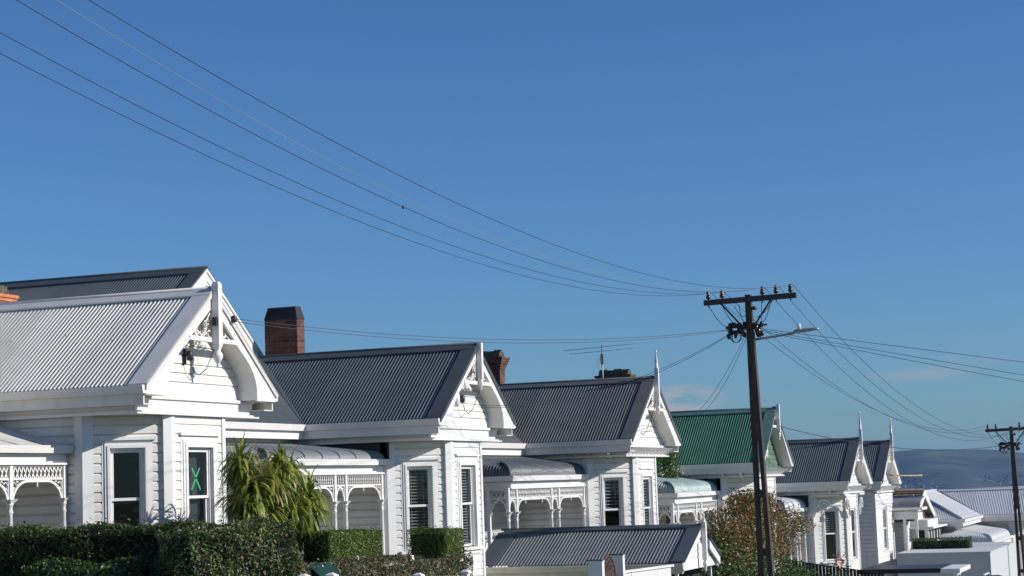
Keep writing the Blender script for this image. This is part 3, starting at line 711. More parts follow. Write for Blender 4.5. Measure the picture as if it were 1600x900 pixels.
# small fittings on the gables
def fitting(E, up, a, z, b=.38):
    m = MB(up); m.lathe(a, b-.12, [(.02, z-.1), (.05, z-.09), (.055, z), (.05, z+.06), (.02, z+.07)], 8); m.box(a-.02, a+.02, b-.12, b, z-.02, z+.02); m.box(a-.03, a+.03, b-.04, b+.01, z-.16, z+.1)
    m.tube([(a, b-.12, z-.1), (a+.08, b-.14, z-.26), (a+.22, b-.16, z-.33), (a+.4, b-.2, z-.22), (a+.5, b-.3, z+.1), (a+.55, b-.42, z+.4)], .009, 4)
    m.build('service_bracket', M['iron'], E)
fitting(E1, up1, -.35, .72); fitting(E2, up2, -.28, .62); fitting(E3, up3, -.75, .60); fitting(E5, up5, -.5, .6); fitting(E6, up6, -.4, .42)
m = MB(up1); m.lathe(.60, -.06, [(.02, 1.30), (.055, 1.32), (.04, 1.36), (.055, 1.40), (.02, 1.42)], 8); m.build('service_insulator', M['iron'], E1); m = MB(up1); m.box(-.12, -.066, -.12, -.04, 1.2, 1.34); m.build('cable_clip', M['iron'], E1)
m = MB(up2); m.lathe(-.78, .2, [(.04, .42), (.075, .45), (.08, .62), (.06, .70), (.02, .74)], 10); m.build('camera_dome', M['trim'], E2)
m = MB(up4); m.lathe(-.35, .3, [(.05, .28), (.08, .3), (.08, .52), (.05, .55)], 8); m.build('wall_lamp', M['trim'], E4)
m = MB(lambda s, d, z: up4(s, 3.35-d-.07, z)); m.box(-5.4, -4.75, 0, .22, -1.93, -1.35); m.build('wall_heater', M['trim'], E4)
m = MB(lambda x, y, z: up4(x, z, y))
q = MB(up4); q.hexa([(x, 3.055, z) for x, z in arc(-5.1, -1.56, .13, 0, 360, 12)[:-1]], [(x, 3.05, z) for x, z in arc(-5.1, -1.56, .13, 0, 360, 12)[:-1]]); q.build('heater_grille', M['black'], E4)

def antenna(E, up, x, y, z0, z1, l, nm='antenna'):
    m = MB(up); m.tube([(x, y, z0), (x, y, z1)], .018, 6)
    m.tube([(x, y-l*.5, z1-.02), (x, y+l*.5, z1-.12)], .009, 5); m.tube([(x, y-l*.42, z1-.17), (x, y+l*.42, z1-.24)], .008, 5)
    m.tube([(x, y, z1-.2), (x-.25, y, z1-.45), (x-.05, y, z1-.75)], .008, 4)
    m.box(x-.04, x+.04, y-.05, y+.05, z1-.62, z1-.3)
    for k in range(6): m.tube([(x-.28, y+.1, z1-.45-.06*k), (x+.28, y-.1, z1-.45-.06*k)], .004, 4)
    m.build(nm, M['galv'], E)
antenna(E4, up4, -.1, 5.5, 1.6, 4.08, 2.6)
antenna(E2, up2, .25, 2.3, 1.5, 1.86, 2.6)

# bungalow with the tiled roof (seventh)
def bungalow():
    G, Yc, zb, zg = 11.5, 81.1, -1.92, gz(80); H = zb - zg
    E = empty('bungalow', (-G, Yc, zg), math.pi/2); tag(E, 'low white bungalow with brown tiled roof and boxed window, above the dark trimmed hedge', 'house')
    up = lambda x, y, z: (x, y, z+H); w, rise, b1 = 3.1, 1.13, 9.; tan = rise/w
    m = MB(up)
    for sg in (-1, 1):
        n = 11
        for i in range(n):
            d0, d1 = w*i/n, w*(i+1)/n; y = -.02
            while y < b1:
                r_ = .03*math.sin(y*9)*0+.0; m.hexa([(sg*(w-d0+.03), y, tan*d0-.03), (sg*(w-d1), y, tan*d1-.03), (sg*(w-d1), y+.27, tan*d1-.03), (sg*(w-d0+.03), y+.27, tan*d0-.03)], [(sg*(w-d0+.03), y, tan*d0+.045), (sg*(w-d1), y, tan*d1+.005), (sg*(w-d1), y+.27, tan*d1+.005), (sg*(w-d0+.03), y+.27, tan*d0+.045)]); y += .3
    m.quad((-w, 0, -.035), (0, 0, rise-.035), (0, b1, rise-.035), (-w, b1, -.035)); m.quad((w, 0, -.035), (0, 0, rise-.035), (0, b1, rise-.035), (w, b1, -.035))
    m.tube([(0, -.03, rise+.04), (0, b1, rise+.04)], .07, 8)
    m.build('tiled_roof', M['tile'], E)
    m = MB(up)
    for sg in (-1, 1): m.strip([(sg*(w+.04), -.0), (0, rise+.05)], [(sg*(w+.04), -.24), (0, rise-.22)], -.06, -.021)
    m.build('bargeboard', M['trim'], E)
    m = MB(lambda s, d, z: up(s, .38-d, z)); boards(m, -2.8, 2.8, -H, rise-.1, left=lambda z: -2.8*max(0, min(1, (1-(z)/(rise)))), right=lambda z: 2.8*max(0, min(1, (1-(z)/(rise)))))
    m.T = lambda s, d, z: up(-2.75-d, s, z); boards(m, .4, b1-.3, -H, -.05); m.T = lambda s, d, z: up(2.75+d, s, z); boards(m, .4, b1-.3, -H, -.05)
    m.T = up; m.quad((-2.8, b1-.3, -H), (2.8, b1-.3, -H), (2.8, b1-.3, 0), (-2.8, b1-.3, 0))
    m.build('wall', M['white'], E)
    m = MB(up); m.box(-1.9, 1.15, -.36, .35, -.30, -.03); m.box(-2.2, 3.3, -.62, .35, -.37, -.301); m.box(-1.75, 3.0, -.36, .35, -.44, -.371); m.box(-1.75, 3.0, -.40, .35, -1.15, -.90); o = m.build('box_window', M['trim'], E)
    m = MB(up)
    for x in (-1.75, -.95, -.2, .75, 1.5, 2.3, 2.86): m.box(x, x+.14, -.36, -.28, -.899, -.441)
    m.box(-1.75, -1.68, -.279, -.2, -.899, -.441); m.box(-1.75, -1.68, .2, .34, -.899, -.441)
    m.build('mullions', M['trim'], o)
    m = MB(up); m.box(-1.70, 2.95, -.352, -.33, -.9, -.44); m.box(-1.72, -1.70, -.26, .3, -.9, -.44); m.build('pane', M['room'], o)
    pr = [(0, .54), (.02, .63), (.08, .72), (.2, .80), (1.3, .96)]; a0 = -4.1
    m = MB(up); corr(m, -.42, 5, lambda s, d, h: (a0+d, s, h), pr, lambda d: (-.4, .9), dense=4); o = m.build('porch_roof', M['vergrey'], E)
    m = MB(up); m.box(a0-.1, a0, -.5, 5, .43, .54); m.box(a0, -2.8, -.5, -.42, .43, .54); m.build('porch_gutter', M['trim'], o)
    m = MB(up); m.box(a0+.02, a0+.1, -.3, 5, .07, .38); m.box(a0+.1, -2.8, -.3, -.22, .10, .36); m.build('porch_beam', M['trim'], o)
    for y in (-.22, .24, 1.6):
        m = MB(up); m.box(a0+.01, a0+.12, y-.055, y+.055, -H, .07); m.build('porch_post', M['trim'], E)
    return E
bungalow()

# ------------------------------------------------------------------ garage with charcoal roof
def garage():
    X, Yc, zg = -10.75, 41.25, gz(42); zb = -1.76; H = zb - zg
    E = empty('garage', (X, Yc, zg), math.pi/2); tag(E, 'low garage with charcoal corrugated roof and white boarded gable, in front of the third villa', 'garage')
    up = lambda x, y, z: (x, y, z+H); w, rise, b1 = 1.58, .72, 4.72; tan = rise/w; c, s = math.cos(math.atan(tan)), math.sin(math.atan(tan))
    m = MB(up); f = lambda d: (-s, c)
    corr(m, .26, b1, lambda q, d, h: (-w+d, q, h), [(0, .02), (w, .02+rise)], f, dmax=lambda q: w if q < b1-.3 else max(0, (b1-q)/.3*w)); corr(m, .26, b1, lambda q, d, h: (w-d, q, h), [(0, .02), (w, .02+rise)], f)
    o = m.build('roof', M['garageroof'], E)
    m = MB(up)
    for sg in (-1, 1):
        for (da, db, ba, bb, tt) in ((w-.13, w+.004, -.03, b1-.1, .052), (-.02, w-.13, -.03, .28, .044), (-.02, w-.13, b1-.42, b1+.02, .044)):
            A = [(sg*(w-da), ba, .02+tan*da+tt), (sg*(w-db), ba, .02+tan*db+tt), (sg*(w-db), bb, .02+tan*db+tt), (sg*(w-da), bb, .02+tan*da+tt)]
            m.hexa([(x, y, z-.03) for x, y, z in A], A)
    m.tube([(0, -.03, rise+.06), (0, b1, rise+.06)], .025, 8); m.build('ridge_flashing', M['darkflash'], o)
    m = MB(up); m.hexa([(-w, 0, -.13), (-w-.08, 0, -.13), (-w-.11, 0, 0), (-w, 0, 0)], [(-w, b1, -.13), (-w-.08, b1, -.13), (-w-.11, b1, 0), (-w, b1, 0)]); m.build('gutter', M['bfascia'], E)
    m = MB(up); m.box(-w+.003, -w+.05, .04, b1, -.22, .0); m.build('fascia', M['bfascia'], E)
    m = MB(up); m.box(w-.05, w-.003, .04, b1, -.2, .0); m.build('fascia', M['bfascia'], E)
    m = MB(up)
    for sg in (-1, 1): m.strip([(sg*(w+.01), .0), (0, rise+.01)], [(sg*(w+.01), -.17), (0, rise-.17)], -.0, .035); m.box(min(sg*w, sg*(w-.12)), max(sg*w, sg*(w-.12)), .036, .3, -.19, -.03)
    m.build('bargeboard', M['trim'], E)
    m = MB(lambda q, d, z: up(q, .12-d, z)); boards(m, -w, w, -.17, rise-.18, left=lambda z: -(w-.16)*max(0, min(1, 1-z/(rise-.08))), right=lambda z: (w-.16)*max(0, min(1, 1-z/(rise-.08)))); m.build('gable_wall', M['white'], E)
    finial(E, 'none', rise+H, .30, b=-.06)
    m = MB(up)
    m.box(-1.45, -1.4, .5, b1-.3, -H, -.2); m.box(1.4, 1.45, .5, b1-.3, -H, -.2); m.box(-1.4, 1.4, b1-.4, b1-.35, -H, -.2)
    for i in range(12): m.box(-1.475, -1.451, .5, b1-.3, -.35-i*.15, -.22-i*.15)
    m.build('wall', M['greywall'], E)
    m = MB(up); m.box(-1.4, 1.4, .42, .46, -H+.02, -.26); m.build('door', M['room'], E)
    for x in (-1.45, 1.40): m = MB(up); m.box(x, x+.07, .18, .25, -H, -.15); m.build('post', M['trim'], E)
garage()

# ------------------------------------------------------------------ picket fence, gate posts, side fence, letterbox
def picket_fence():
    x = -11.5; y0, y1 = 22.7, 29.6
    zt = lambda y: -1.15 - (y-23)*.048
    E = empty('picket_fence', (x, y0, gz(y0))); tag(E, 'white picket fence with round topped posts along the bottom of the second villa garden', 'fence')
    m = MB(lambda a, b, c: (a - x, b - y0, c - gz(y0)))
    y = y0
    while y < y1:
        z = zt(y)-.02; m.hexa([(x-.01, y, gz(y)), (x+.01, y, gz(y)), (x+.01, y+.045, gz(y)), (x-.01, y+.045, gz(y))], [(x-.01, y, z), (x+.01, y, z), (x+.01, y+.045, z), (x-.01, y+.045, z)]); 
        m.hexa([(x-.01, y, z), (x+.01, y, z), (x+.01, y+.045, z), (x-.01, y+.045, z)], [(x-.005, y+.018, z+.05), (x+.005, y+.018, z+.05), (x+.005, y+.027, z+.05), (x-.005, y+.027, z+.05)]); y += .085
    for dz in (.25, .8): m.hexa([(x-.05, y0, zt(y0)-dz-.07), (x-.012, y0, zt(y0)-dz-.07), (x-.012, y0, zt(y0)-dz), (x-.05, y0, zt(y0)-dz)], [(x-.05, y1, zt(y1)-dz-.07), (x-.012, y1, zt(y1)-dz-.07), (x-.012, y1, zt(y1)-dz), (x-.05, y1, zt(y1)-dz)])
    m.build('pickets', M['trim'], E)
    for y, h in ((23.1, .09), (23.95, .1), (27.0, .08), (28.95, .12)):
        m = MB(lambda a, b, c: (a - x, b - y0, c - gz(y0))); z = zt(y)+h-.04
        m.box(x-.05, x+.05, y-.05, y+.05, gz(y), z-.02); m.box(x-.075, x+.075, y-.075, y+.075, z-.0199, z+.012)
        m.hexa([(x-.07, y-.07, z+.012), (x+.07, y-.07, z+.012), (x+.07, y+.07, z+.012), (x-.07, y+.07, z+.012)], [(x-.02, y-.02, z+.045), (x+.02, y-.02, z+.045), (x+.02, y+.02, z+.045), (x-.02, y+.02, z+.045)])
        m.build('fence_post', M['trim'], E)
picket_fence()

E = empty('letterbox', (-11.75, 24.05, gz(24))); tag(E, 'dark green gabled letterbox behind the picket fence', 'letterbox')
m = MB(); h = -1.12 - gz(24)
m.box(-.04, .04, -.04, .04, 0, h-.15); m.build('post', M['trim'], E)
m = MB(); m.box(-.14, .14, -.28, .28, h-.15, h+.02); m.add([(-.14, -.28, h+.02), (.14, -.28, h+.02), (0, -.28, h+.14), (-.14, .28, h+.02), (.14, .28, h+.02), (0, .28, h+.14)], [(0, 1, 2), (3, 5, 4)]); m.build('box', M['green'], E)
m = MB()
for sg in (-1, 1): m.hexa([(sg*.19, -.33, h-.02), (0, -.33, h+.14), (0, .33, h+.14), (sg*.19, .33, h-.02)], [(sg*.19, -.33, h+.0), (0, -.33, h+.165), (0, .33, h+.165), (sg*.19, .33, h+.0)])
m.build('roof', M['green'], E)

for nm, y in (('left white gate post, beside the rusty iron gate', 31.25), ('right white gate post, taller, where the board fence begins', 32.46)):
    E = empty('gate_post', (-9.95, y, gz(y))); tag(E, nm, 'gate post')
    h = (-1.31 if y < 32 else -1.325) - gz(y) + (0 if y < 32 else .06)
    m = MB(); m.box(-.19, .06, -.06, .06, 0, h-.02); m.box(-.2, .07, -.07, .07, h-.0199, h); m.build('post', M['greywall' if False else 'trim'], E)
    m = MB(); m.box(-.205, .075, -.075, .075, h+.0005, h+.02); m.build('cap', M['darkflash'], E)
E = empty('iron_gate', (-10.0, 31.36, gz(31))); tag(E, 'rusty brown wrought iron gate with rounded top between two white posts', 'gate')
m = MB(lambda s, d, z: (d, s, z)); hh = -1.72 - gz(31); A = arc(.5, hh, .46, 0, 180, 14)
m.tube([(x, 0, z) for x, z in A], .016, 5); m.tube([(.04, 0, .2), (.04, 0, hh)], .016, 5); m.tube([(.96, 0, .2), (.96, 0, hh)], .016, 5)
random.seed(4)
m.build('frame', M['iron_rust'], E)
m = MB(lambda s, d, z: (d, s, z))
for k in range(60):
    cx = .5+random.uniform(-.38, .38); cz = random.uniform(.3, hh+.36)
    if cz > hh and math.hypot(cx-.5, cz-hh) > .4: continue
    m.tube([(x, 0, z) for x, z in arc(cx, cz, random.uniform(.04, .09), random.uniform(0, 90), random.uniform(200, 340), 9)], .010, 4)
for k in range(9): m.tube([(.1+k*.1, 0, .2), (.1+k*.1, 0, hh+math.sqrt(max(0, .2-(.1+k*.1-.5)**2)))], .009, 4)
m.build('scrollwork', M['iron_rust'], E)
# board fence right of gate
E = empty('board_fence', (-10.2, 32.6, gz(32))); tag(E, 'white vertical board fence with capping rail in front of the garage', 'fence')
m = MB(); g0 = gz(32); y = 0
while y < 4.0:
    zt = -1.62 - y*.016 - g0; m.box(-.012, .012, y, y+.088, gz(32.6+y)-g0, zt); y += .1
m.build('boards', M['trim'], E)
m = MB(); m.hexa([(-.05, -.1, -1.615-g0), (.05, -.1, -1.615-g0), (.05, -.1, -1.575-g0), (-.05, -.1, -1.575-g0)], [(-.05, 4.1, -1.68-g0), (.05, 4.1, -1.68-g0), (.05, 4.1, -1.64-g0), (-.05, 4.1, -1.64-g0)]); m.build('rail', M['trim'], E)
for yy in (1.3,):
    m = MB(); m.box(-.06, .02, yy, yy+.1, 0, -1.60-g0); m.build('post', M['trim'], E)

# dark paling fence near the fifth villa
E = empty('paling_fence', (-12.2, 56, gz(56))); tag(E, 'black stained paling fence under the scroll bracket villa', 'fence')
m = MB(); g0 = gz(56); n = 30
for i in range(n):
    x = i*.1; zt = -2.42 - .16*x - g0; m.box(x, x+.085, -.01, .01, 0, zt)
m.build('palings', M['fence_black'], E)
m = MB(); m.hexa([(0, -.03, -2.42-g0), (0, .03, -2.42-g0), (0, .03, -2.40-g0), (0, -.03, -2.40-g0)], [(3, -.03, -2.9-g0), (3, .03, -2.9-g0), (3, .03, -2.88-g0), (3, -.03, -2.88-g0)]); m.build('capping', M['fence_black'], E)
for i in range(5):
    m = MB(); x = .55+i*.55; zt = -2.43-.16*x-g0; m.box(x, x+.03, -.035, -.012, 0, zt); m.build('fence_post', M['iron'], E)

# dark flat carport
E = empty('carport', (-9.4, 62.2, gz(62))); tag(E, 'flat black carport roof with a white end board at the bottom edge of the view', 'carport')
m = MB(); h = -3.06 - gz(62); m.box(-1.6, 1.0, -.2, 2.6, h-.14, h); m.build('roof', M['black'], E)
m = MB(); m.box(1.0, 1.6, -.2, 2.6, h-.16, h-.02); m.build('end_board', M['trim'], E)
for x in (-1.5, 1.4):
    m = MB(); m.box(x, x+.09, 0, .09, 0, h-.14); m.build('post', M['trim'], E)

# rendered flat topped garage, with hedge behind
E = empty('flat_garage', (-8.0, 72.6, gz(73))); tag(E, 'plain white rendered flat roofed garage in front of the bungalow hedge', 'garage')
h = -3.02 - gz(73)
m = MB(); m.box(-3.42, 0, 0, 9.2, -1, h-.02); m.build('wall', M['block'], E)
m = MB(); m.box(-3.45, .03, -.03, 9.23, h-.0199, h+.02); m.build('coping', M['block'], E)

def car(label, loc, rz, body):
    E = empty('parked_car', loc, rz); tag(E, label, 'car')
    P_ = [(-2.1, .35), (-2.15, .6), (-2.05, .88), (-1.35, .95), (-.75, 1.36), (.9, 1.42), (1.6, 1.0), (2.1, .9), (2.15, .5), (2.1, .3)]
    m = MB(); w = .85
    for i in range(len(P_)):
        a, b = P_[i], P_[(i+1) % len(P_)]; ta = .17 if a[1] > 1.1 else 0; tb = .17 if b[1] > 1.1 else 0
        m.quad((a[0], -w+ta, a[1]), (b[0], -w+tb, b[1]), (b[0], w-tb, b[1]), (a[0], w-ta, a[1]))
    for sg in (-1, 1): m.add([(x, sg*(w-(.17 if z > 1.1 else 0)), z) for x, z in P_], [tuple(range(len(P_)))])
    o = m.build('body', M[body], E)
    m = MB()
    for sg in (-1, 1): m.quad((-1.2, sg*(w-.035), 1.0), (1.35, sg*(w-.035), 1.03), (.85, sg*(w-.155), 1.35), (-.7, sg*(w-.155), 1.32))
    m.quad((-1.36, -.7, .97), (-1.36, .7, .97), (-.8, .6, 1.35), (-.8, -.6, 1.35)); m.quad((1.56, -.7, 1.05), (1.56, .7, 1.05), (.98, .6, 1.41), (.98, -.6, 1.41))
    m.build('windows', M['room'], E)
    for x in (-1.35, 1.35):
        for sg in (-1, 1):
            m = MB(lambda a, b, c: (x+a, sg*.78+c, .32+b)); m.lathe(0, 0, [(.2, -.1), (.32, -.09), (.32, .09), (.2, .1)], 16); m.build('wheel', M['black'], E)
    for x in (-.4, .55):
        m = MB(); m.box(x-.04, x+.04, -.72, .72, 1.47, 1.51); m.box(x-.03, x+.03, -.66, -.6, 1.4, 1.47); m.box(x-.03, x+.03, .6, .66, 1.4, 1.47); m.build('roof_bar', M['lampwhite'], E)
    for sg in (-1, 1): m = MB(); m.box(-2.17, -2.1, sg*.6-.12, sg*.6+.12, .62, .76); m.build('headlight', M['lampwhite'], E)
car('dark car with white roof bars, only its roof showing at the bottom right', (-8.0, 66.0, gz(66)-.05), 0, 'black')

# ------------------------------------------------------------------ power poles
def power_pole(x, y, zt, lean, label, lamp):
    zg = gz(y); Hh = zt - zg
    E = empty('power_pole', (x, y, zg)); tag(E, label, 'power pole', 'timber power poles along the street')
    lx = lambda z: -lean*(z/Hh)
    m = MB()
    def seg(z0, z1, a0, a1, d=.09):     # a: x offsets at z0/z1
        m.hexa([(lx(z0)+a0[0], -d, z0), (lx(z0)+a0[1], -d, z0), (lx(z0)+a0[1], d, z0), (lx(z0)+a0[0], d, z0)], [(lx(z1)+a1[0], -d, z1), (lx(z1)+a1[1], -d, z1), (lx(z1)+a1[1], d, z1), (lx(z1)+a1[0], d, z1)])
    W = lambda z: .185 - .122*(z/Hh)
    zs = Hh - 3.3
    seg(zs, Hh, (-W(zs), W(zs)), (-W(Hh), W(Hh)))
    seg(0, zs, (-W(0), -W(0)+.11), (-W(zs), -W(zs)+.09)); seg(0, zs, (W(0)-.11, W(0)), (W(zs)-.09, W(zs)))
    for z in (zs-1.25, zs-2.55, zs-3.6):
        if z > 0: seg(z, z+.16, (-W(z)+.1, W(z)-.1), (-W(z)+.1, W(z)-.1), .085)
    seg(0, .3, (-W(0)+.1, W(0)-.1), (-W(0)+.1, W(0)-.1), .085)
    m.build('pole', M['pole'], E)
    za = Hh - .12
    m = MB(); m.hexa([(-1.0-lean, -.17, za-.07), (-1.0-lean, -.06, za-.07), (-1.0-lean, -.06, za+.05), (-1.0-lean, -.17, za+.05)], [(1.12-lean, -.17, za-.03), (1.12-lean, -.06, za-.03), (1.12-lean, -.06, za+.09), (1.12-lean, -.17, za+.09)])
    m.build('crossarm', M['wood'], E)
    m = MB()
    for sx_ in (-.62, .55): m.tube([(sx_-lean, -.16, za-.03), (-lean+(.07 if sx_ > 0 else -.07), -.11, za-.68)], .022, 5)
    m.build('crossarm_brace', M['iron'], E)
    for xi in (-.90, -.58, .35, .66, .99):
        m = MB(); zz = za + .06 + .02*xi; m.lathe(xi-lean, -.11, [(.012, zz-.16), (.012, zz+.02), (.05, zz+.04), (.052, zz+.1), (.035, zz+.11), (.045, zz+.16), (.03, zz+.2), (.02, zz+.21)], 8); m.build('insulator', M['porc'], E)
    m = MB(); random.seed(11)
    zc = Hh - .78
    for k in range(40):
        sx_ = random.choice((-1, -1, 1)); px = (-.12 - random.uniform(0, .38)) if sx_ < 0 else (.1 + random.uniform(0, .18)); pz = zc + random.uniform(-.13, .13)*1.1; s_ = random.uniform(.024, .05)
        m.lathe(px-lean, random.uniform(-.1, .1), [(s_*.6, pz-s_*1.6), (s_, pz-s_), (s_, pz+s_), (s_*.5, pz+s_*1.5)], 7)
    m.box(-.55-lean, -.1-lean, -.03, .03, zc+.04, zc+.08); m.box(.1-lean, .4-lean, -.03, .03, zc+.06, zc+.10)
    m.build('cable_clamps', M['porc'], E)
    m = MB()
    for k in range(5):
        pts = [(x2-lean-.32, y2*0-.05, z2) for x2, z2, y2 in [(.0+.13*math.cos(a*.6+k)*(.6+.12*k), zc-.15+.14*math.sin(a*.6+k), 0) for a in range(9)]]; m.tube(pts, .006, 4, caps=False)
    for x0_, z0_, x1_, z1_, sg in ((-.9, za-.08, -.3, zc+.05, .18), (-.58, za-.1, -.2, zc+.1, .12), (-.2, za-.1, -.1, zc+.15, .06), (.55, za-.05, .18, zc+.1, .2), (.35, za+.2, .3, zc+.1, -.1), (.66, za+.1, .2, zc+.25, .1), (-.3, za-.12, -.05, zc+.3, .1)):
        m.tube([(x0_+(x1_-x0_)*t-lean, -.12, z0_+(z1_-z0_)*t - sg*math.sin(math.pi*t)) for t in [i/8 for i in range(9)]], .008, 4)
    m.build('jumper_wires', M['wire'], E)
    m = MB(); m.box(.05-lean, .13-lean, -.06, -.04, zc+.45, zc+.475); m.lathe(.135-lean, -.05, [(.02, zc+.42), (.06, zc+.44), (.06, zc+.48), (.03, zc+.51)], 8); m.build('stay_fitting', M['iron'], E)
    if lamp:
        zl = Hh - 1.02
        m = MB(); m.tube([(.12-lean, 0, zl), (.6-lean, -.02, zl+.045), (1.02-lean, -.05, zl+.09)], .026, 8); o = m.build('lamp_arm', M['galv'], E)
        m = MB(); pts = [(1.0, .05, .035), (1.06, .075, .05), (1.25, .10, .055), (1.42, .09, .045), (1.54, .05, .03), (1.58, .02, .02)]
        vs = []
        for px, wy, hz in pts:
            for k in range(10): a = 2*math.pi*k/10; vs.append((px-lean, -.05+wy*math.cos(a), zl+.11+(px-1)*.07+hz*math.sin(a)*(1. if math.sin(a) > 0 else .6)))
        m.add(vs, [(i*10+j, i*10+(j+1) % 10, (i+1)*10+(j+1) % 10, (i+1)*10+j) for i in range(5) for j in range(10)] + [tuple(range(10)), tuple(range(50, 60))], True)
        m.build('lamp_head', M['galv'], o)
        m = MB(); m.lathe(1.13-lean, -.05, [(.045, zl+.15), (.045, zl+.25), (.035, zl+.29)], 10); m.build('photocell', M['lampwhite'], o)
    return E
power_pole(-9.5, 42.07, 4.12, .13, 'large weathered power pole carrying a street lamp, in front of the green roofed villa', True)
power_pole(-7.5, 79.1, 1.70, .10, 'second power pole farther down the hill at the right edge', False)

def cable(name, pts, r, label, mt='wire', group=None, cat='cable'):
    m = MB(); m.tube(pts, r, 5); o = m.build(name, M[mt]); tag(o, label, cat, group); return o
def sag(A, B, s, n=28):
    return [(A[0]+(B[0]-A[0])*t, A[1]+(B[1]-A[1])*t, A[2]+(B[2]-A[2])*t-4*s*t*(1-t)) for t in [i/n for i in range(n+1)]]
INS = [((-10.44, 41.9, 4.2), (0.115492, 0.004426, 5e-06)), ((-10.13, 41.9, 4.2), (0.10831, 0.003859, -7e-06)), ((-9.2, 41.9, 4.24), (0.125637, 0.004259, -4e-06)), ((-8.89, 41.9, 4.25), (0.120663, 0.003371, -2.9e-05)), ((-8.555, 41.9, 4.26), (0.124027, 0.00435, 4e-06))]
nm = ['lowest of the five wires rising to the left of the big pole', 'second lowest of the five wires rising to the left of the big pole', 'middle wire of the five left of the big pole, carrying a small dark spacer', 'pale greenish wire of the five left of the big pole', 'topmost of the five wires rising to the left of the big pole']
for k, (I, c) in enumerate(INS):
    pts = []
    for i in range(61):
        y = 3 + (I[1]-3)*i/60; d = y - I[1]; dd = max(d, -29.5); z = I[2] + c[0]*dd + c[1]*dd*dd + c[2]*dd**3
        if d < dd: z += (d-dd)*(c[0]+2*c[1]*dd+3*c[2]*dd*dd)
        pts.append((I[0], y, z))
    cable('power_line', pts, .0042 if k != 3 else .0034, nm[k], 'wirelight' if k == 3 else 'wire', 'overhead lines left of the pole', 'power line')
m = MB(); m.lathe(-9.2, 21.46, [(.006, 3.462), (.015, 3.47), (.015, 3.495), (.006, 3.503)], 8); m.build('line_spacer', M['iron'], bpy.data.objects['power_line.002']) if 'power_line.002' in bpy.data.objects else None
P2 = [(-8.42, 79, 1.80), (-8.1, 79, 1.80), (-7.2, 79, 1.82), (-6.9, 79, 1.82), (-6.6, 79, 1.83)]
SG = [1.24, 1.41, 1.81, 1.70, 1.66]
nm = ['lowest', 'second lowest', 'middle', 'second highest', 'highest']
for k in range(5):
    A = INS[k][0]; cable('power_line', sag((A[0], A[1], A[2]), P2[k], SG[k]), .006, nm[k] + ' of the five wires sagging between the two poles', 'wire', 'overhead lines between the poles', 'power line')
for k, B in enumerate(((4.72, 49.8, 1.05), (4.68, 49.8, .40), (4.66, 49.8, .13))):
    cable('service_cable', sag((-9.35, 42, 3.33-.03*k), B, (.03, .06, .09)[k]), .006, ['upper', 'middle', 'lower'][k] + ' of the three cables leaving the big pole for the right edge', 'wire', 'service cables', 'cable')
for a_, off in ((0, 0), (1, .05)):
    cable('service_cable', sag((-10.02, 42, 3.36-.02*a_), (-15.45, 28.61, 3.0-off), .30+.03*a_), .0048, ['upper', 'lower'][a_] + ' of the twin cables from pole to the square finial of the leftmost villa', 'wire', 'service cables', 'cable')
for a_, off in ((0, 0), (1, .04)):
    cable('service_cable', sag((-10.0, 42, 3.30-.02*a_), (-14.5, 37.6, 1.72-off), .42+.03*a_), .0055, ['upper', 'lower'][a_] + ' of the twin cables from the pole to the gable of the second villa', 'wire', 'service cables', 'cable')
cable('service_cable', sag((-9.75, 42, 3.15), (-16, 61.08, 2.12), .20), .006, 'left of the two thin cables hanging steeply from the pole to the green roof', 'wire', 'service cables', 'cable')
cable('service_cable', sag((-9.7, 42, 3.15), (-16, 61.76, 2.16), .28), .006, 'right of the two thin cables hanging steeply from the pole to the green roof', 'wire', 'service cables', 'cable')
cable('service_cable', sag((-12.5, 57.77, 1.57), (-7.6, 79, 1.0), .46), .011, 'long sagging cable from the green gable to the second pole', 'wire', 'service cables', 'cable')
cable('service_cable', sag((-11.6, 73.07, -.06), (-7.6, 79, .95), .42), .011, 'cable with yellow guard from the rightmost finial gable to the second pole', 'wire', 'service cables', 'cable')
o = cable('cable_guard', sag((-11.6, 73.07, -.06), (-7.6, 79, .95), .42)[:8], .035, 'yellow spiral guard on the cable at the rightmost finial gable', 'chain', None, 'cable guard')

# ------------------------------------------------------------------ foliage
LEAF = leaf_mat('glossy_hedge_leaf', (.03, .06, .014), (.085, .135, .03), (.17, .20, .06), .4, .35)
LEAF_DRY = leaf_mat('mixed_green_and_dry_leaf', (.05, .08, .02), (.14, .16, .05), (.24, .15, .09), .5, .3)
LEAF_CLIP = leaf_mat('clipped_hedge_leaf', (.05, .085, .010), (.13, .19, .02), (.20, .26, .035), .4)
LEAF_FLOWER = leaf_mat('flowering_hedge_leaf', (.05, .08, .025), (.13, .13, .06), (.26, .13, .09), .5)
LEAF_AUT = leaf_mat('autumn_leaf', (.06, .08, .014), (.20, .12, .022), (.28, .08, .025), .5)
LEAF_BUSH = leaf_mat('bush_leaf', (.018, .045, .01), (.06, .12, .024), (.11, .18, .04), .4)
STRAP = leaf_mat('strap_leaf', (.08, .13, .010), (.24, .28, .03), (.46, .38, .13), .45, .3)
PETAL = mat('pink_petal', (.75, .35, .32), .6, .2, 6); PETALW = mat('cream_petal', (.75, .68, .52), .6, .2, 6)
CORE = mat('dark_twig_core', (.012, .014, .007), .95, .3, 5)

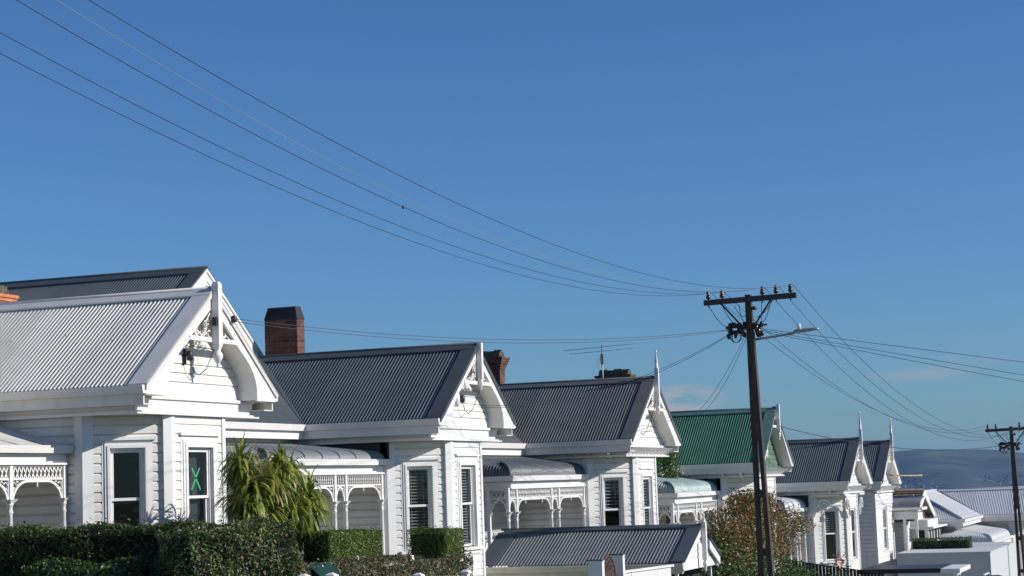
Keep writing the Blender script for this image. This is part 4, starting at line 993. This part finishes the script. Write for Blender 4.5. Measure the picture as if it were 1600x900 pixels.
def leaf_cloud(mb, pts, size, elong=1.8, rnd=random):
    for (p, nrm) in pts:
        n = Vector(nrm) + Vector((rnd.gauss(0, .95), rnd.gauss(0, .95), rnd.gauss(0, .95)+.25)); n.normalize()
        u = n.orthogonal().normalized(); a = rnd.uniform(0, 6.283); v = n.cross(u); d = u*math.cos(a)+v*math.sin(a); e = n.cross(d)
        s = size*rnd.uniform(.6, 1.35); p = Vector(p); w = s/elong
        q = [p - d*s*.5, p + e*w*.5 + n*w*.12, p + d*s*.5, p - e*w*.5 + n*w*.12]
        o = len(mb.v); mb.v += [tuple(x) for x in q]; mb.f += [[o, o+1, o+2, o+3]]; mb.mi.append(mb.m); mb.sm.append(False)
def hedge(name, label, x0, x1, y0, y1, zb, zt0, zt1, leaf, dens, size, core=True, wob=.05, group=None, faces=('F', 'L', 'T', 'R'), seed=1, flowers=None, dry=None):
    """box hedge from y0 to y1, front at x1, top from zt0 (at y0) to zt1"""
    rnd = random.Random(seed)
    E = empty(name, ((x0+x1)/2, y0, zb)); tag(E, label, 'hedge', group); ox, oy, oz = (x0+x1)/2, y0, zb
    zt = lambda y: zt0+(zt1-zt0)*(y-y0)/(y1-y0)
    ph = [rnd.uniform(0, 6) for _ in range(6)]
    wz = lambda x, y: wob*(math.sin(y*1.3+ph[0])+.6*math.sin(y*3.1+ph[1])+.5*math.sin(y*7.3+x*5+ph[2]))
    wx = lambda y, z: wob*(math.sin(y*1.7+z*2+ph[3])+.6*math.sin(y*4.1-z*5+ph[4])+.5*math.sin(z*9+y*6+ph[5]))
    m = MB(); pts = []; drypts = []
    area = {'F': (y1-y0)*(zt0-zb), 'L': (x1-x0)*(zt0-zb), 'T': (x1-x0)*(y1-y0), 'R': (x1-x0)*(zt0-zb), 'B': (y1-y0)*(zt0-zb)}
    for f in faces:
        for _ in range(int(area[f]*dens)):
            y = rnd.uniform(y0, y1); z = zb + (zt(y)-zb)*rnd.random(); x = rnd.uniform(x0, x1); dep = -abs(rnd.gauss(0, size*1.1)) + size*.6
            if f == 'F': p = (x1+wx(y, z)+dep, y, z); n = (1, 0, .3)
            elif f == 'B': p = (x0-wx(y, z)-dep, y, z); n = (-1, 0, .3)
            elif f == 'T': p = (x, y, zt(y)+wz(x, y)+dep+(rnd.random() < .03)*rnd.uniform(0, size*2.5)); n = (0, 0, 1)
            elif f == 'L': p = (x, y0+wx(x, z)-dep, z); n = (0, -1, .3)
            else: p = (x, y1-wx(x, z)+dep, z); n = (0, 1, .3)
            p = (p[0]-ox, p[1]-oy, p[2]-oz)
            if dry and rnd.random() < dry(y, z, rnd): drypts.append((p, n))
            else: pts.append((p, n))
    leaf_cloud(m, pts, size, rnd=rnd); m.build('foliage', leaf, E)
    if drypts: m = MB(); leaf_cloud(m, drypts, size, rnd=rnd); m.build('dry_foliage', LEAF_DRY, E)
    m = MB(); i = .05+wob; ny = max(2, int((y1-y0)/.6))
    for k in range(ny):
        ya = y0+i+(y1-y0-2*i)*k/ny; yb = y0+i+(y1-y0-2*i)*(k+1)/ny; m.hexa([(x0+i-ox, ya-oy, 0), (x1-i-ox, ya-oy, 0), (x1-i-ox, yb-oy, 0), (x0+i-ox, yb-oy, 0)], [(x0+i-ox, ya-oy, zt(ya)-i-oz), (x1-i-ox, ya-oy, zt(ya)-i-oz), (x1-i-ox, yb-oy, zt(yb)-i-oz), (x0+i-ox, yb-oy, zt(yb)-i-oz)])
    m.build('twigs', CORE, E)
    if flowers:
        fm = MB(); fp = []
        for _ in range(flowers[0]): y = rnd.uniform(y0, y1); z = zb+(zt(y)-zb)*rnd.uniform(.4, 1.05); fp.append(((x1+.05-ox, y-oy, z-oz), (1, 0, .5)))
        for p, n in fp:
            for _ in range(5): leaf_cloud(fm, [((p[0]+rnd.gauss(0, .015), p[1]+rnd.gauss(0, .015), p[2]+rnd.gauss(0, .015)), n)], .05, 1.1, rnd)
        fm.build('flowers', flowers[1], E)
    return E
hedge('hedge', 'long dense dark green hedge across the bottom left in front of the leftmost villa', -17.2, -12.7, 22.9, 24.0, -2.55, -.35, -.35, LEAF, 2300, .052, wob=.085, seed=2, faces=('L', 'T', 'F'), dry=lambda y, z, r: .06)
hedge('ivy_bush', 'low sunlit leafy bush at the foot of the dark hedge', -15.3, -13.5, 22.2, 22.9, -2.55, -.86, -.86, LEAF_BUSH, 1500, .06, wob=.10, seed=22, faces=('L', 'T', 'F'))
HM = hedge('hedge', 'loose mixed hedge with dry brown patches, below the strap leaved tree', -13.5, -12.5, 22.3, 23.85, -2.55, -.37, -.50, LEAF_BUSH, 2400, .048, wob=.09, seed=3, dry=lambda y, z, r: .55)
HM.rotation_euler = (0, 0, -R(36.9))
hedge('hedge', 'clipped box hedge block left of the second villa bay', -13.75, -13.2, 27.46, 29.5, gz(28), -.60, -.68, LEAF_CLIP, 6500, .03, wob=.012, group='clipped hedge blocks', seed=4)
hedge('hedge', 'clipped box hedge block in front of the second villa bay window', -13.75, -13.0, 31.78, 32.7, gz(32), -.73, -.75, LEAF_CLIP, 6500, .03, wob=.012, group='clipped hedge blocks', seed=5)
hedge('flower_hedge', 'low brownish flowering hedge behind the picket fence', -12.15, -11.75, 23.2, 29.9, gz(26), -.93, -1.16, LEAF_FLOWER, 3000, .04, wob=.035, seed=6, flowers=(26, PETALW))
hedge('hedge', 'dark trimmed hedge on the flat roofed garage, below the boxed window', -12.3+.9, -9.1, 76.0, 76.7, -3.06, -2.62, -2.62, LEAF_BUSH, 700, .06, wob=.02, seed=7)

def strap_tree():
    rnd = random.Random(5)
    bx, by = -14.0, 27.0; zg = gz(27)
    E = empty('cabbage_tree', (bx, by, zg)); E.scale = (1.1, 1.08, 1.0); tag(E, 'shaggy strap leaved tree with drooping green and straw leaves right of the pale roofed villa', 'tree')
    heads = [(-.15, -.62, .50), (.1, .12, .50), (.0, .62, .40), (.2, -.3, .18), (-.1, .35, .10), (.1, -.75, .10), (.15, .98, -.02), (.3, .1, -.22), (.25, .75, -.28), (.15, -.45, -.30), (-.4, .1, .30), (-.3, .75, .1), (-.3, -.4, .0), (.1, -.85, -.25)]
    m = MB(); t = MB()
    for hx, hy, hz in heads:
        c = Vector((hx, hy, hz - zg))
        t.tube([(0, .1, 0), (hx*.3, .1+hy*.3, (hz-zg)*.55), (hx*.8, hy*.85, (hz-zg)-.35), tuple(c)], .07, 7, .035)
        for k in range(115):
            az = rnd.uniform(0, 6.283); el = rnd.uniform(-.6, 1.45); L_ = rnd.uniform(.36, .58); w = rnd.uniform(.017, .028)
            d = Vector((math.cos(az)*math.cos(el), math.sin(az)*math.cos(el), math.sin(el))); side = d.cross(Vector((0, 0, 1))).normalized()
            p = c + Vector((0, 0, rnd.uniform(-.12, .08))); pts = [p.copy()]; n = 5
            droop = rnd.uniform(.08, .55)
            for i in range(n):
                d = (d + Vector((0, 0, -1))*droop*(1+i*.5)*.8).normalized(); p = p + d*L_/n; pts.append(p.copy())
            o = len(m.v); ww = [.6, 1, 1, .85, .55, .08]
            for i, q in enumerate(pts): m.v += [tuple(q - side*w*ww[i]), tuple(q + side*w*ww[i])]
            for i in range(n): m.f.append([o+2*i, o+2*i+1, o+2*i+3, o+2*i+2]); m.mi.append(0); m.sm.append(True)
    m.build('crown', STRAP, E); t.build('trunk', M['bark'], E)
strap_tree()

def bush_tree(name, label, loc, blobs, leafs, trunk_to, seed, twigs=0):
    rnd = random.Random(seed); E = empty(name, loc); tag(E, label, 'tree')
    for nm_, mt, bl, size, n in leafs:
        m = MB(); pts = []
        for (cx, cy, cz, rx, ry, rz_, wgt) in bl:
            for _ in range(int(n*wgt)):
                v = Vector((rnd.gauss(0, 1), rnd.gauss(0, 1), rnd.gauss(0, 1))).normalized(); r = rnd.random()**.33
                g = 1 + .28*math.sin(v.x*6+cx*3)*math.sin(v.y*7+cy)*math.sin(v.z*5+cz*2)
                pts.append(((cx+v.x*rx*r*g, cy+v.y*ry*r*g, cz+v.z*rz_*r*g), tuple(v)))
        leaf_cloud(m, pts, size, rnd=rnd); m.build(nm_, mt, E)
    t = MB()
    for tx, ty, tz in trunk_to:
        a = Vector((0, 0, 0)); b = Vector((tx, ty, tz)); mid = a.lerp(b, .5) + Vector((rnd.uniform(-.1, .1), rnd.uniform(-.15, .15), .15)); t.tube([a, mid, b], .06, 6, .018)
        for k in range(twigs):
            q = mid.lerp(b, rnd.uniform(.1, 1)); d = Vector((rnd.uniform(-.3, .3), rnd.uniform(-.2, .7), rnd.uniform(-.1, .45))); w1 = q + d*.5 + Vector((0, 0, .04)); w2 = q+d*1.0
            t.tube([q, w1, w2], .012, 4, .004)
            for j in range(3): e = w1.lerp(w2, rnd.random()); t.tube([e, e+Vector((rnd.uniform(-.15, .15), rnd.uniform(-.1, .3), rnd.uniform(-.05, .2)))], .006, 4, .003)
    t.build('trunk', M['bark'], E)
    return E
zb_ = gz(49); T0 = (-11.2, 49.0, zb_-.22)
aut = [(0, -2.2, 2.75, .7, 1.9, .75, 1.0), (.1, -3.9, 2.2, .6, 1.3, .9, .45), (0, .1, 3.2, .5, 1.5, .5, .5), (0, -1.5, 3.35, .5, 1.0, .4, .3), (.1, 2.4, 2.85, .5, 1.9, .34, .22), (.1, 4.6, 2.6, .4, 1.4, .28, .10), (0, -.6, 2.2, .8, 2.2, .8, .5), (.1, 1.6, 2.2, .5, 1.6, .5, .14)]
grn = [(0, -3.0, 1.3, 1.0, 2.6, 1.2, 1.0), (.1, -.2, 1.0, 1.0, 2.8, 1.1, 1.0), (.2, 2.6, .7, .9, 2.8, .9, .8), (0, -4.2, 1.9, .6, 1.2, 1.1, .4), (0, 5.2, .35, .8, 2.4, .7, .5)]
bush_tree('autumn_tree', 'bushy tree with orange brown autumn crown and green lower leaves behind the big pole', T0, None,
    [('autumn_crown', LEAF_AUT, aut, .068, 5600), ('green_crown', LEAF_BUSH, grn, .085, 7000)], [(0, -1.5, 3.3), (0, .5, 3.2), (.1, 2.5, 3.1), (.1, 4.4, 2.9), (0, -3.2, 2.8), (.2, 3.6, 2.5)], 9, twigs=26)
E = bush_tree('shrub', 'small leafy branch top showing against the green roof right of the third villa', (-15.6, 55.9, gz(55)), None,
    [('foliage', LEAF_BUSH, [(0, -.1, 4.98, .4, .95, .24, 1.), (0, .3, 4.5, .35, .7, .38, .7)], .08, 1500), ('dry_foliage', LEAF_AUT, [(0, .1, 5.05, .4, 1., .25, 1.)], .07, 300)], [(0, 0, 4.8), (.1, .3, 4.6)], 12)
rr_ = random.Random(21); m = MB()
for k in range(30): leaf_cloud(m, [((rr_.gauss(0, .07), rr_.gauss(0, .1), 1.75+rr_.gauss(0, .13)), (1, 0, 0))], .12, 1.1, rr_)
E = empty('rose_bush', (-10.4, 55.4, gz(55.4)-.0)); tag(E, 'pink rose blooms by the black paling fence', 'rose bush')
o = m.build('blooms', PETAL, E); t = MB(); t.tube([(0, 0, 0), (.05, .05, 1.0), (0, 0, 1.75)], .02, 5, .008); t.build('stem', M['bark'], E)
m = MB(); leaf_cloud(m, [((rr_.gauss(0, .2), rr_.gauss(0, .35), 1.2+rr_.gauss(0, .3)), (0, 0, 1)) for _ in range(260)], .1, 1.8, rr_); m.build('foliage', LEAF_BUSH, E)

# ------------------------------------------------------------------ ground, street, hills
m = MB()
ys = [-60, -40, -20, 0, 14, 28, 36, 45, 52, 60, 68, 75, 85, 95, 110, 130, 170, 220, 300, 450, 700, 1000, 1800, 3000, 4200, 5200, 9000]
xs = [-9000, -5000, -2500, -1200, -500, -200, -80, -40, -25, -18, -12, -6, 0, 8, 20, 40, 80, 200, 500, 1200, 3000, 7000]
n = len(xs); vs = [(x, y, gz(y)) for y in ys for x in xs]
m.add(vs, [(j*n+i, j*n+i+1, (j+1)*n+i+1, (j+1)*n+i) for j in range(len(ys)-1) for i in range(n-1)], True)
tag(m.build('ground', mat('ground_cover', (.20, .18, .13), .95, .4, .05, col2=(.11, .12, .06))), kind='structure')
m = MB(); m.quad((-9000, 1100, -79.4), (7000, 1100, -79.4), (7000, 4340, -79.4), (-9000, 4340, -79.4)); tag(m.build('water', mat('harbour_water', (.05, .08, .10), .12, .2, .01, bump=.4, bscale=.05)), kind='structure')
def ribbon(name, x0, x1, dz, mt, y0=-40, y1=130, th=0):
    m = MB(); yy = [y for y in ys if y0 <= y <= y1]
    for a, b in zip(yy[:-1], yy[1:]):
        if th: m.hexa([(x0, a, gz(a)-.1), (x1, a, gz(a)-.1), (x1, b, gz(b)-.1), (x0, b, gz(b)-.1)], [(x0, a, gz(a)+dz), (x1, a, gz(a)+dz), (x1, b, gz(b)+dz), (x0, b, gz(b)+dz)])
        else: m.quad((x0, a, gz(a)+dz), (x1, a, gz(a)+dz), (x1, b, gz(b)+dz), (x0, b, gz(b)+dz))
    tag(m.build(name, M[mt]), kind='structure')
ribbon('road', -6.5, 1.5, .012, 'asphalt'); ribbon('kerb', -6.7, -6.5, .13, 'concrete', th=1); ribbon('footpath', -9.2, -7.2, .02, 'concrete'); ribbon('verge', -7.2, -6.7, .016, 'grass'); ribbon('lawn', -15, -9.2, .01, 'grass')

def hills():
    rnd = random.Random(3)
    m = MB(); NX, NY = 200, 26; x0, x1 = -3800, 2600
    prof = [(-3800, 40), (-1600, 42), (-1000, 52), (-800, 56), (-720, 60), (-640, 56), (-560, 52), (-480, 38), (-380, 30), (-200, 20), (300, 10), (2600, 5)]
    def ph(x):
        for i in range(len(prof)-1):
            if x <= prof[i+1][0]: t = (x-prof[i][0])/(prof[i+1][0]-prof[i][0]); return prof[i][1]+t*(prof[i+1][1]-prof[i][1])
        return 5
    amp = [(rnd.uniform(.004, .03), rnd.uniform(0, 6), rnd.uniform(0, 6)) for _ in range(8)]
    vs = []
    for j in range(NY+1):
        v = j/NY; y = 4300 + 900*v
        for i in range(NX+1):
            x = x0+(x1-x0)*i/NX; top = ph(x)+4*sum(math.sin(x*f+a) for f, a, b in amp)/8+2.6*rnd.random()
            s = v**1.25; z = -80 + (top+80)*s + 26*s*(1-s)*sum(math.sin(x*f*1.7+b+v*7) for f, a, b in amp)/2
            vs.append((x, y, z))
    m.add(vs, [(j*(NX+1)+i, j*(NX+1)+i+1, (j+1)*(NX+1)+i+1, (j+1)*(NX+1)+i) for j in range(NY) for i in range(NX)], True)
    k = (NX+1)
    m.add([(x0+(x1-x0)*i/NX, 5200+dd, -80 if dd else vs[NY*k+i][2]) for dd in (0, 400) for i in range(k)], [(i, i+1, k+i+1, k+i) for i in range(NX)])
    tag(m.build('hills', mat('forested_hill_shading', (.09, .10, .055), 1, .5, .006, col2=(.006, .013, .010), stretch=(1, 1.6, 4))), kind='structure')  # strong light-dark noise puts ridge shading into the forest colour
    m = MB(); t = MB(); t.m = 0
    for _ in range(300):
        v = rnd.random()**2.2*.50; x = rnd.uniform(-1150, -300); y = 4300+900*v; s = v**1.25; top = ph(x); z = -80+(top+80)*s; a, b, c = rnd.uniform(3, 9), rnd.uniform(3, 7), rnd.uniform(2, 4)
        m.box(x, x+a, y-8, y-8+b, z-3, z+c); m.add([(x-.4, y-8.4, z+c), (x+a+.4, y-8.4, z+c), (x+a+.4, y-8+b+.4, z+c), (x-.4, y-8+b+.4, z+c), (x+a*.3, y-8+b/2, z+c+1.6), (x+a*.7, y-8+b/2, z+c+1.6)], [(0, 1, 5, 4), (1, 2, 5), (2, 3, 4, 5), (3, 0, 4)])
    o = tag(m.build('distant_houses', M['greywall']), 'tiny pale houses scattered along the foot of the far hills', 'houses', kind='stuff')
    for _ in range(500):
        v = rnd.random()**1.6*.6; x = rnd.uniform(-1200, -250); y = 4290+900*v; s = v**1.25; z = -80+(ph(x)+80)*s; r_ = rnd.uniform(2, 4.5)
        t.lathe(x, y-4, [(r_*.5, z-2), (r_, z+r_*.5), (r_*.8, z+r_*1.1), (r_*.2, z+r_*1.5)], 6)
    tag(t.build('distant_trees', mat('distant_foliage', (.03, .05, .02), 1, .5, .05)), 'dark trees among the far houses at the foot of the hills', 'trees', kind='stuff')
hills()

# ------------------------------------------------------------------ air
m = MB(); m.box(-9500, 7500, -65, 9200, -82, 75)
hz = bpy.data.materials.new('haze'); hz.use_nodes = True; t = hz.node_tree; t.nodes.clear()
pv = t.nodes.new('ShaderNodeVolumePrincipled'); pv.inputs['Density'].default_value = HAZE; pv.inputs['Color'].default_value = (.24, .52, 1, 1); pv.inputs['Anisotropy'].default_value = .2
mo = t.nodes.new('ShaderNodeOutputMaterial'); t.links.new(pv.outputs[0], mo.inputs['Volume'])
HAZE_OBJ = tag(m.build('haze', hz), kind='stuff')

# ------------------------------------------------------------------ sun, sky, camera
SD = Vector((.866, .173, .459)).normalized()
el = math.asin(SD.z); az = math.atan2(SD.x, SD.y)
sun = bpy.data.lights.new('sun', 'SUN'); sun.energy = 5.0; sun.angle = R(.53); sun.color = (1, .95, .89)
so = bpy.data.objects.new('sun', sun); COL.objects.link(so); so.rotation_euler = SD.to_track_quat('Z', 'Y').to_euler(); so.location = (20, 0, 30)
W = bpy.data.worlds.new('World'); S.world = W; W.use_nodes = True; t = W.node_tree; N = t.nodes; L = t.links
bg = N['Background']; sky = N.new('ShaderNodeTexSky'); sky.sky_type = 'NISHITA'; sky.sun_disc = False; sky.sun_elevation = el; sky.sun_rotation = az
sky.air_density = SKY[0]; sky.dust_density = SKY[1]; sky.ozone_density = SKY[2]; sky.altitude = SKY[3]
hs = N.new('ShaderNodeMix'); hs.data_type = 'RGBA'; hs.blend_type = 'MULTIPLY'; hs.inputs[0].default_value = 1; hs.inputs[7].default_value = (*SKY[5], 1)
L.new(sky.outputs[0], hs.inputs[6])
# a few faint low clouds, high above the haze
tc = N.new('ShaderNodeTexCoord'); sp = N.new('ShaderNodeSeparateXYZ'); L.new(tc.outputs['Generated'], sp.inputs[0])
def band(sock, c, w):
    a = N.new('ShaderNodeMath'); a.operation = 'SUBTRACT'; L.new(sock, a.inputs[0]); a.inputs[1].default_value = c
    b = N.new('ShaderNodeMath'); b.operation = 'DIVIDE'; L.new(a.outputs[0], b.inputs[0]); b.inputs[1].default_value = w
    d = N.new('ShaderNodeMath'); d.operation = 'MULTIPLY'; L.new(b.outputs[0], d.inputs[0]); L.new(b.outputs[0], d.inputs[1]); return d.outputs[0]
mpn = N.new('ShaderNodeMapping'); mpn.inputs['Scale'].default_value = (16, 16, 55); L.new(tc.outputs['Generated'], mpn.inputs[0])
nz = N.new('ShaderNodeTexNoise'); nz.inputs['Scale'].default_value = 1.6; nz.inputs['Detail'].default_value = 7; L.new(mpn.outputs[0], nz.inputs['Vector'])
masks = []
for cx, cz, wx, wz, st in CLOUDS:
    s1 = N.new('ShaderNodeMath'); s1.operation = 'ADD'; L.new(band(sp.outputs[0], cx, wx), s1.inputs[0]); L.new(band(sp.outputs[2], cz, wz), s1.inputs[1])
    s2 = N.new('ShaderNodeMath'); s2.operation = 'SUBTRACT'; s2.inputs[0].default_value = 1; s2.use_clamp = True; L.new(s1.outputs[0], s2.inputs[1])
    s3 = N.new('ShaderNodeMath'); s3.operation = 'MULTIPLY'; L.new(s2.outputs[0], s3.inputs[0]); s3.inputs[1].default_value = st; masks.append(s3.outputs[0])
acc = masks[0]
for k in masks[1:]:
    s = N.new('ShaderNodeMath'); s.operation = 'ADD'; L.new(acc, s.inputs[0]); L.new(k, s.inputs[1]); acc = s.outputs[0]
mr = N.new('ShaderNodeMapRange'); mr.inputs[1].default_value = .36; mr.inputs[2].default_value = .60; L.new(nz.outputs['Fac'], mr.inputs[0])
cm = N.new('ShaderNodeMath'); cm.operation = 'MULTIPLY'; L.new(acc, cm.inputs[0]); L.new(mr.outputs[0], cm.inputs[1])
mx = N.new('ShaderNodeMix'); mx.data_type = 'RGBA'; L.new(cm.outputs[0], mx.inputs[0]); L.new(hs.outputs[2], mx.inputs[6]); mx.inputs[7].default_value = (4.6, 4.7, 5.2, 1)
L.new(mx.outputs[2], bg.inputs['Color']); bg.inputs['Strength'].default_value = SKY[4]

cam = bpy.data.cameras.new('camera'); co = bpy.data.objects.new('camera', cam); COL.objects.link(co); S.camera = co
cam.sensor_width = 36; cam.lens = 2973.6769/1600*36; cam.clip_start = .1; cam.clip_end = 30000
pi_, ro, yaw = 0.103867954, -0.0351067118, -0.348837111
fw = Vector((math.sin(yaw)*math.cos(pi_), math.cos(yaw)*math.cos(pi_), math.sin(pi_))); rt = Vector((math.cos(yaw), -math.sin(yaw), 0)); upv = rt.cross(fw)
r2 = rt*math.cos(ro) + upv*math.sin(ro); u2 = -rt*math.sin(ro) + upv*math.cos(ro)
co.matrix_world = Matrix(((r2.x, u2.x, -fw.x, 0), (r2.y, u2.y, -fw.y, 0), (r2.z, u2.z, -fw.z, 0), (0, 0, 0, 1)))
S.render.resolution_x = 1024; S.render.resolution_y = 576
S.view_settings.view_transform = 'Standard'; S.view_settings.look = 'None'; S.view_settings.gamma = 1; S.view_settings.exposure = EXPO
S.render.engine = 'CYCLES'; S.cycles.volume_bounces = 0; S.cycles.max_bounces = 8; S.cycles.transparent_max_bounces = 16; S.cycles.use_denoising = True
